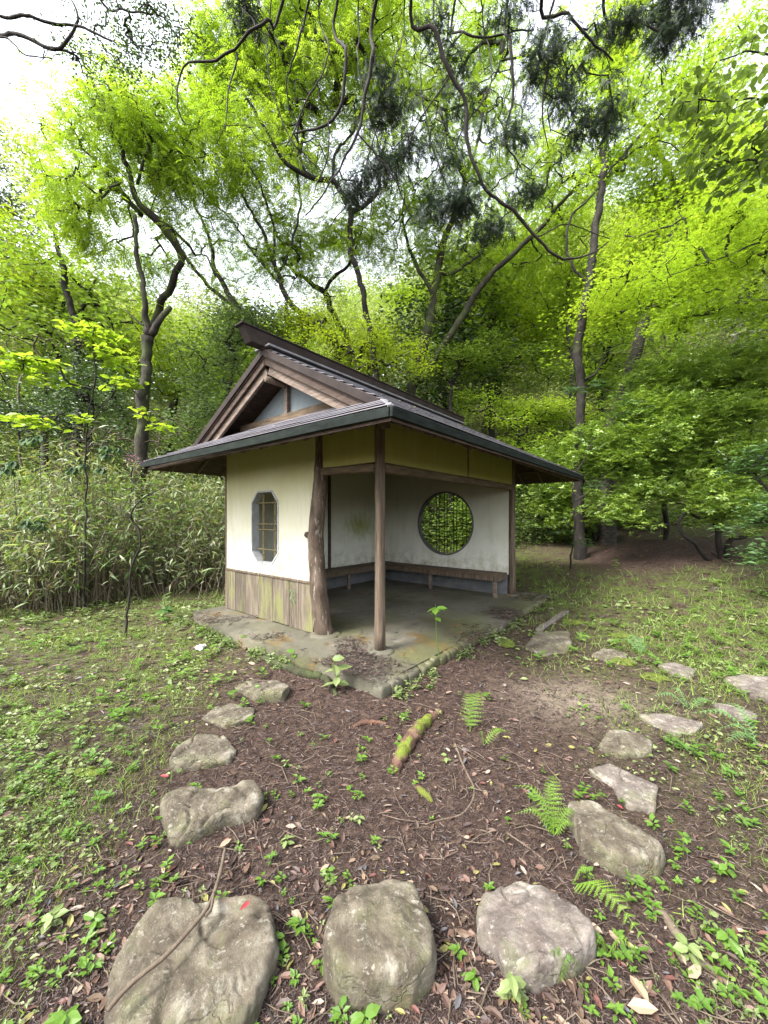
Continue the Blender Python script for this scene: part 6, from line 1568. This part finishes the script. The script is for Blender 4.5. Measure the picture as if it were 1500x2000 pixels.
# ---- ferns
def fern(px, py, fronds, label, mat='fern'):
    """fronds: list of (dx_px, dy_px, height factor) tip offsets in pixels"""
    c = gnd(px, py); s = c[1] / F_PX; z0 = float(gz_of(c[:1], c[1:2])[0]); root = empty('fern', (c[0], c[1], z0), label, 'fern')
    for (dx, dy, hh) in fronds:
        up_ = .45 * max(0, -dy) * s + .02 + hh * .5; fwd = -dy * (.55 if dy < 0 else 1.) * c[1] / (py - HY)
        tip = np.array([dx * s, fwd, up_])
        mid = tip * np.array([.45, .45, 0]) + np.array([0, 0, up_ * .75 + .04 + hh * .5])
        C = catmull(np.array([[0, 0, 0], mid, tip]), .004); n = len(C)
        T = nrm(np.gradient(C, axis=0)); L = np.linalg.norm(tip) + .02; i0 = int(n * .12)
        t = np.linspace(0, 1, n); w = L * .24 * np.clip(1.15 * (1 - t) ** .7, 0, 1) * np.clip(t * 5, 0.3, 1)
        NP = 15; idx = np.linspace(i0, n - 2, NP).astype(int); sp = L / NP; a = Acc()
        for sg in (-1, 1):
            Sd = nrm(np.cross(T[idx], [0, 0, 1]) + np.array([1e-4, 0, 0]))
            X = nrm(Sd * sg + T[idx] * .35 + np.array([0, 0, -.15])); N = np.tile([0, -.3, 1.], (NP, 1))
            a.add(*inst([(0, -.03, 0), (0, .03, 0), (1, 0, -.08)], [(0, 2, 1)], C[idx], X, N, w[idx]))
            for u_ in np.linspace(.08, .9, 7):
                for s2 in (-1, 1):
                    Pp = C[idx] + X * (w[idx] * u_)[:, None]; X2 = X * .6 + T[idx] * s2
                    a.add(*inst([(0, 0, 0), (.5, .3, .05), (1, 0, -.05), (.5, -.3, .05)], L4F, Pp, X2, N, np.minimum(w[idx] * .2, sp * .5) * (1 - .6 * u_)))
        a.add(*tube(C, np.linspace(.0018, .0006, n), 4))
        ob('frond', a.mesh('frond', M[mat]), root)
    return root
fern(1082, 1625, [(-62, -88, .05), (30, -110, .06), (66, -30, .03), (-70, -30, .03), (10, -95, .05), (-30, -60, .04), (50, 10, .03)], 'bright green fern clump left of the long greenish boulder')
fern(1118, 1715, [(62, 130, .06), (40, 20, .04)], 'fern arching down beside the pale lichen-covered stone')
fern(1185, 1850, [(45, 40, .05), (-30, 10, .03)], 'small fern at the right foot of the pale lichen stone')
fern(918, 1425, [(10, -70, .06), (45, -75, .05)], 'thin upright fern frond in front of the log')
fern(945, 1450, [(60, -14, .03), (-8, -12, .02)], 'low lime fern frond right of the thin upright fern')
fern(1090, 1905, [(48, -10, .03), (-16, -30, .03), (10, -40, .03)], 'small pale fern at the front of the lichen-covered stone', 'seed')
fern(1345, 1378, [(-65, -14, .04), (60, 0, .03), (-20, -30, .04)], 'fern spreading sideways behind the wide flat stone', 'fern_blue')
fern(1480, 1450, [(-95, -50, .08), (-60, -20, .05), (-80, 10, .05), (-20, -70, .08)], 'bluish fern at the right edge', 'fern_blue')
fern(1250, 1275, [(-30, -20, .05), (30, -24, .05), (0, -30, .06), (-20, 0, .03), (24, -4, .03)], 'dark round fern tuft in the grass on the right', 'fern_blue')
fern(335, 1150, [(-22, -40, .1), (26, -36, .1)], 'lone fern frond at the foot of the bamboo grass', 'fern_blue')
fern(60, 1440, [(-50, -30, .05), (50, -24, .05), (0, -50, .05)], 'pale fern in the ground cover at the left edge')

# ---- leafy seedlings one can point at
def plant(px, py, h_px, nl, leaf_m, label, mat='seed', spread=1.0, seed=0, whorl=False, z0=None, base_z=None):
    q = np.random.default_rng(seed + 500); c = gnd(px, py, base_z or 0.0); s = c[1] / F_PX; z0 = base_z if base_z is not None else float(gz_of(c[:1], c[1:2])[0])
    root = empty('seedling_plant', (c[0], c[1], z0), label, 'plant'); h = h_px * s
    C = catmull(np.array([[0, 0, 0], [q.normal() * .1 * h, 0, h * .5], [q.normal() * .12 * h, 0, h]]), h / 12)
    ob('stem', tri_mesh('stem', *tube(C, np.linspace(.0035, .0015, len(C)) * np.clip(c[1] / 2.5, .5, 1.4), 5), M['seed']), root)
    first = None
    for k in range(nl):
        t = (k // 2) / max(1, (nl // 2)) * .75 + .3 if not whorl else q.uniform(.8, 1)
        t = min(t, 1); p = C[int(t * (len(C) - 1))]; az = k * 2.4 + q.uniform(-.4, .4) if whorl else (k % 2) * math.pi + (k // 2) * 1.6 + q.uniform(-.3, .3)
        X = np.array([[math.cos(az), math.sin(az), q.uniform(-.35, .25)]]); N = np.array([[q.normal() * .3, q.normal() * .3 - .15, 1.]])
        V, F = inst(OVV, OVF, np.array([[0., 0, 0]]), X, N, leaf_m * q.uniform(.75, 1.15)); 
        ob('leaf', tri_mesh('leaf', V, F, M[mat]), root, p)
    return root
PL = [(655, 1352, 62, 9, .13, 'tall leafy seedling growing at the front left edge of the slab', 1.0),
      (575, 1300, 22, 5, .10, 'low seedling at the slab edge under the octagonal window side', 1), (482, 1262, 14, 5, .09, 'small seedling by the far left slab edge', 1),
      (480, 1925, 34, 8, .045, 'mint-like seedling on the largest stone right edge', 1), (540, 1845, 40, 6, .04, 'slim seedling between the largest stone and the centre boulder', 1),
      (712, 1990, 26, 6, .05, 'bright round-leaved seedling at the bottom centre', 1), (1000, 1940, 50, 7, .05, 'dark-leaved seedling in front of the lichen-covered stone', 1),
      (925, 1905, 14, 5, .04, 'pale low seedling between the two front stones', 1), (625, 1885, 24, 6, .03, 'tiny pale plant at the left foot of the centre boulder', 1),
      (100, 1800, 26, 8, .055, 'clump of round green leaves at the left edge', 1), (185, 1795, 20, 6, .05, 'broad leaves right of the round-leaved clump at left', 1),
      (130, 1990, 30, 7, .07, 'large pale leaves in the bottom left corner', 1), (1345, 1860, 36, 8, .05, 'green heart-leaved seedling beside the fallen branch at right', 1),
      (1420, 1835, 30, 7, .05, 'seedling at the right edge beyond the fallen branch', 1), (1240, 1690, 18, 5, .03, 'small seedling at the right tip of the greenish boulder', 1),
      (1180, 1680, 30, 5, .03, 'thin seedling in front of the greenish boulder', 1), (1330, 1660, 40, 9, .045, 'yellow-green seedling clump right of the greenish boulder', 1),
      (1420, 1700, 30, 8, .045, 'yellow-green seedling near the right edge', 1), (560, 1640, 18, 6, .04, 'seedling right of the long cracked stone', 1), (620, 1560, 22, 6, .045, 'bright seedling in the litter left of the mossy log', 1),
      (640, 1700, 16, 6, .035, 'seedling above the centre boulder on its left', 1), (700, 1600, 18, 6, .035, 'seedling in the middle of the litter', 1), (460, 1575, 26, 5, .05, 'seedling leaning over the long cracked stone', 1),
      (510, 1350, 12, 5, .05, 'seedling in front of the layered flat stone', 1), (870, 1480, 14, 5, .04, 'seedling right of the mossy log', 1), (1205, 1150, 16, 5, .12, 'lime seedling in the grass beyond the pavilion', 1),
      (1125, 1118, 16, 5, .12, 'pale-leaved seedling right of the pavilion corner', 1), (560, 1490, 12, 5, .04, 'seedling right of the smooth rounded stone', 1), (1190, 1620, 16, 5, .03, 'tiny seedling on the edge of the greenish boulder', 1)]
for q, (px, py, h, nl, lm, lb, _) in enumerate(PL): plant(px, py, h, nl, lm, lb, 'seed' if q % 3 else 'clover', seed=q)
plant(857, 1285, 105, 8, .12, 'tall thin seedling rising through the pavilion edge, leaves at its top', 'seed', seed=77, whorl=True, base_z=.1)
plant(320, 1215, 28, 12, .13, 'pale silvery-leaved low plant at the left of the pavilion', 'glossy', seed=78, whorl=True)

# ---- log, roots, sticks, pipe
M['log_moss'] = rough_mat('mossy_rotten_wood', [(.3, (.03, .016, .011)), (.5, (.085, .045, .03)), (.7, (.16, .095, .07))], 9, 8, bstr=1, bdist=.03, bscale=22,
                          extra=[(6, .53, .58, (.10, .13, .012), .95, None)])
def lying(name, pts, R, mat, label, cat, seed=0, ns=10, wob=.06, lift=0.0, step=.02):
    P = []
    for p in pts:
        c = gnd(p[0], p[1]); z = p[2] if len(p) > 2 else None
        zz = float(gz_of(c[:1], c[1:2])[0]) + lift if z is None else z
        if z is not None: c = gnd(p[0], p[1], z)
        P.append([c[0], c[1], zz])
    P = np.array(P); Rm = np.array(R) * np.array([p[1] for p in P]) / F_PX; P[:, 2] += Rm * .4
    C = catmull(np.hstack([P, Rm[:, None]]), step); 
    C[:, :3] += np.array([[.35 * c[3] * mnoise.noise(Vector((i * .35, seed * 3.3, k * 7))) for k in range(3)] for i, c in enumerate(C)])
    o_ = C[0, :3].copy(); V, F = tube(C[:, :3] - o_, C[:, 3], ns, wob, seed)
    return tag(ob(name, tri_mesh(name, V, F, M[mat], True), None, o_), label, cat)
lying('rotten_log', [(772, 1502), (785, 1470), (812, 1430), (838, 1405), (862, 1388)], [8, 13, 13, 9, 6], 'log_moss', 'reddish rotten log covered in bright green moss in front of the slab', 'log', 1, 14, .12)
lying('bark_piece', [(815, 1530), (830, 1545), (845, 1560)], [5, 7, 3], 'log', 'short reddish piece of bark below the mossy log', 'bark', 2)
lying('bark_piece', [(690, 1418), (715, 1412), (755, 1416)], [3, 6, 3], 'log', 'flat reddish bark strip left of the mossy log', 'bark', 3)
lying('root', [(515, 1293), (545, 1305), (590, 1322), (630, 1330), (645, 1345), (658, 1362)], [6, 8, 9, 8, 6, 3], 'bark_moss', 'mossy root running along the left front of the slab', 'root', 4)
lying('fallen_branch', [(1250, 1748), (1290, 1775), (1320, 1815), (1350, 1850), (1395, 1885), (1480, 1950), (1510, 1975)], [4, 7, 9, 8, 6, 3, 2], 'twig_tan', 'long peeling branch lying at the lower right', 'branch', 5)
lying('thin_root', [(888, 1448), (905, 1490), (925, 1530), (922, 1560), (900, 1585), (860, 1592), (830, 1602)], [1.8, 2, 2, 2, 1.8, 1.6, 1.2], 'twig_tan', 'thin curved root right of the mossy log', 'root', 6, 6)
lying('stick', [(990, 1618), (1050, 1660), (1100, 1715)], [1.5, 1.6, 1], 'twig_tan', 'thin stick left of the greenish boulder', 'stick', 7, 6)
lying('stick', [(195, 1388), (250, 1410), (300, 1430), (332, 1446)], [1.5, 2, 2, 1], 'twig', 'dark thin stick leading to the smooth rounded stone', 'stick', 8, 6)
lying('stick', [(1100, 1780), (1150, 1690), (1110, 1660)], [1, 1.4, 1], 'twig', 'thin stick between the greenish boulder and the lichen stone', 'stick', 9, 6)
lying('stick', [(1270, 1875), (1310, 1905), (1370, 1960), (1430, 2000)], [1.5, 2, 2, 1], 'twig_tan', 'pale thin stick at the bottom right', 'stick', 10, 6)
lying('stick', [(497, 1905), (515, 1945), (540, 2000), (548, 2030)], [4, 4, 4, 4], 'twig', 'short stick at the right foot of the largest stone', 'stick', 11, 8)
lying('stick', [(1195, 1560), (1198, 1650), (1205, 1740), (1230, 1790)], [0.8, 1.2, 1.2, 1], 'twig_tan', 'fine stem right of the greenish boulder', 'stick', 12, 5)
lying('stick', [(210, 1975, .12), (260, 1920, .13), (330, 1862, .13), (375, 1812, .135), (405, 1775, .13), (425, 1725, .08), (440, 1660, .01)], [4.5, 4.2, 4.2, 4, 4, 3.6, 3], 'twig_tan', 'long bent stick lying across the largest stone', 'stick', 13, 8)
lying('stick', [(400, 1790, .13), (412, 1778, .135), (418, 1745, .12)], [3.5, 3, 2.5], 'twig_tan', 'short side stick on top of the largest stone', 'stick', 14, 8)
lying('stick', [(1385, 1130), (1430, 1125), (1500, 1130)], [1.5, 1.5, 1.2], 'twig_tan', 'pale curved stick in the grass below the azalea', 'stick', 15, 6)
lying('stick', [(1390, 1148), (1440, 1165), (1500, 1158)], [1.2, 1.5, 1.2], 'twig_tan', 'second pale stick at the right edge below the azalea', 'stick', 16, 6)
lying('drain_pipe', [(1040, 1162, .06), (1075, 1171, .05)], [3, 3], 'pvc', 'white plastic pipe lying at the far right slab corner', 'pipe', 0, 12, 0, 0)
c0, c1 = gnd(1050, 1232), gnd(1110, 1194)
dv = c1 - c0; sd_ = nrm(np.array([dv[1], -dv[0], 0])) * .045
zz = float(gz_of(np.array([c0[0]]), np.array([c0[1]]))[0])
Vs = [c0 - sd_, c0 + sd_, c1 + sd_, c1 - sd_]; Vs = [(*v_[:2], zz - .05) for v_ in Vs] + [(*v_[:2], zz + .035) for v_ in Vs]
tag(poly_ob('mortar_strip', Vs, box_vf(0, 1, 0, 1, 0, 1)[1], M['gravel_strip'], None, .008, cuts=5, jit=.02), 'low pale mortar strip in the ground right of the pavilion', 'kerb')
# crumpled white scrap
bm = bmesh.new(); bmesh.ops.create_icosphere(bm, subdivisions=3, radius=.045)
for v_ in bm.verts: v_.co += v_.co * 1.2 * mnoise.noise(v_.co * 40) + Vector((0, 0, 0)); v_.co.z *= .6
me = bpy.data.meshes.new('white_scrap'); bm.to_mesh(me); bm.free(); me.materials.append(M['white'])
c = gnd(393, 1267); tag(ob('white_scrap', me, None, (c[0], c[1], .02)), 'crumpled white tissue scrap left of the slab', 'litter')
# red fallen leaf on the largest stone, and a few bright ones
M['red'] = leaf_mat('red_leaf', [(.26, .04, .05), (.32, .06, .065)], .3)
M['tanleaf'] = leaf_mat('tan_leaf', [(.24, .165, .11), (.30, .215, .155)], .2)
for (px, py, z, sz, mt, lb) in ((488, 1765, .128, .045, 'red', 'single red leaf lying on the largest stone'), (330, 1512, 0.01, .05, 'red', 'reddish leaf in front of the smooth rounded stone'), (1205, 1562, .02, .04, 'red', 'red leaf on the pinkish flat stone edge'),
                            (1230, 1890, .01, .09, 'tanleaf', 'large pale tan leaf at the bottom right'), (1225, 1950, .01, .09, 'tanleaf', 'large curled tan leaf below the first one'), (1345, 1895, .01, .07, 'tanleaf', 'pale tan leaf near the long peeling branch'), (428, 1640, .03, .06, 'tanleaf', 'pale dry leaf at the end of the long stick')):
    c = gnd(px, py, z); z0 = z if z > .05 else float(gz_of(c[:1], c[1:2])[0]) + .012
    V, F = inst(FLV, OVF, np.zeros((1, 3)), np.array([[math.cos(px), math.sin(px), .1]]), np.array([[.1, -.3, 1.]]), sz)
    tag(ob('fallen_leaf', tri_mesh('fallen_leaf', V, F, M[mt]), None, (c[0], c[1], z0 + .01)), lb, 'leaf')
# climbing vine on the wainscot and wall
v1 = pole('climbing_vine', [(0, 0, 0), (.0, .03, .16), (-.004, .0, .3), (0, .06, .42), (0, -.03, .52)], [.003, .003, .003, .002, .0015], M['twig'], None, 5, .02, .05, 3)
pvx = PF[:2] + AX * -.075 + BX * 1.42; v1.location = (pvx[0], pvx[1], .13); v1.rotation_euler = (0, 0, PTH)
for q in range(14):
    V, F = inst(OVV, OVF, np.zeros((1, 3)), np.array([[-.3, rng.normal(), -.4]]), np.array([[-1, 0, .4]]), .03)
    ob('leaf', tri_mesh('leaf', V, F, M['glossy']), v1, (-.01, rng.normal() * .03, .3 + .24 * rng.random()))
tag(v1, 'small leafy vine climbing the mossy wainscot boards', 'vine')
v2 = pole('climbing_vine', [(0, 0, 0), (0, .05, .3), (0, -.02, .55), (0, -.08, .72), (0, -.12, .86)], [.002, .002, .002, .0015, .001], M['twig'], None, 5, .03, .05, 4)
pvx = PF[:2] + AX * -.078 + BX * 2.18; v2.location = (pvx[0], pvx[1], .2); v2.rotation_euler = (0, 0, PTH)
tag(v2, 'thin bare vine hanging below the octagonal window', 'vine')
print('LEAF_TRIS', TOT[0])
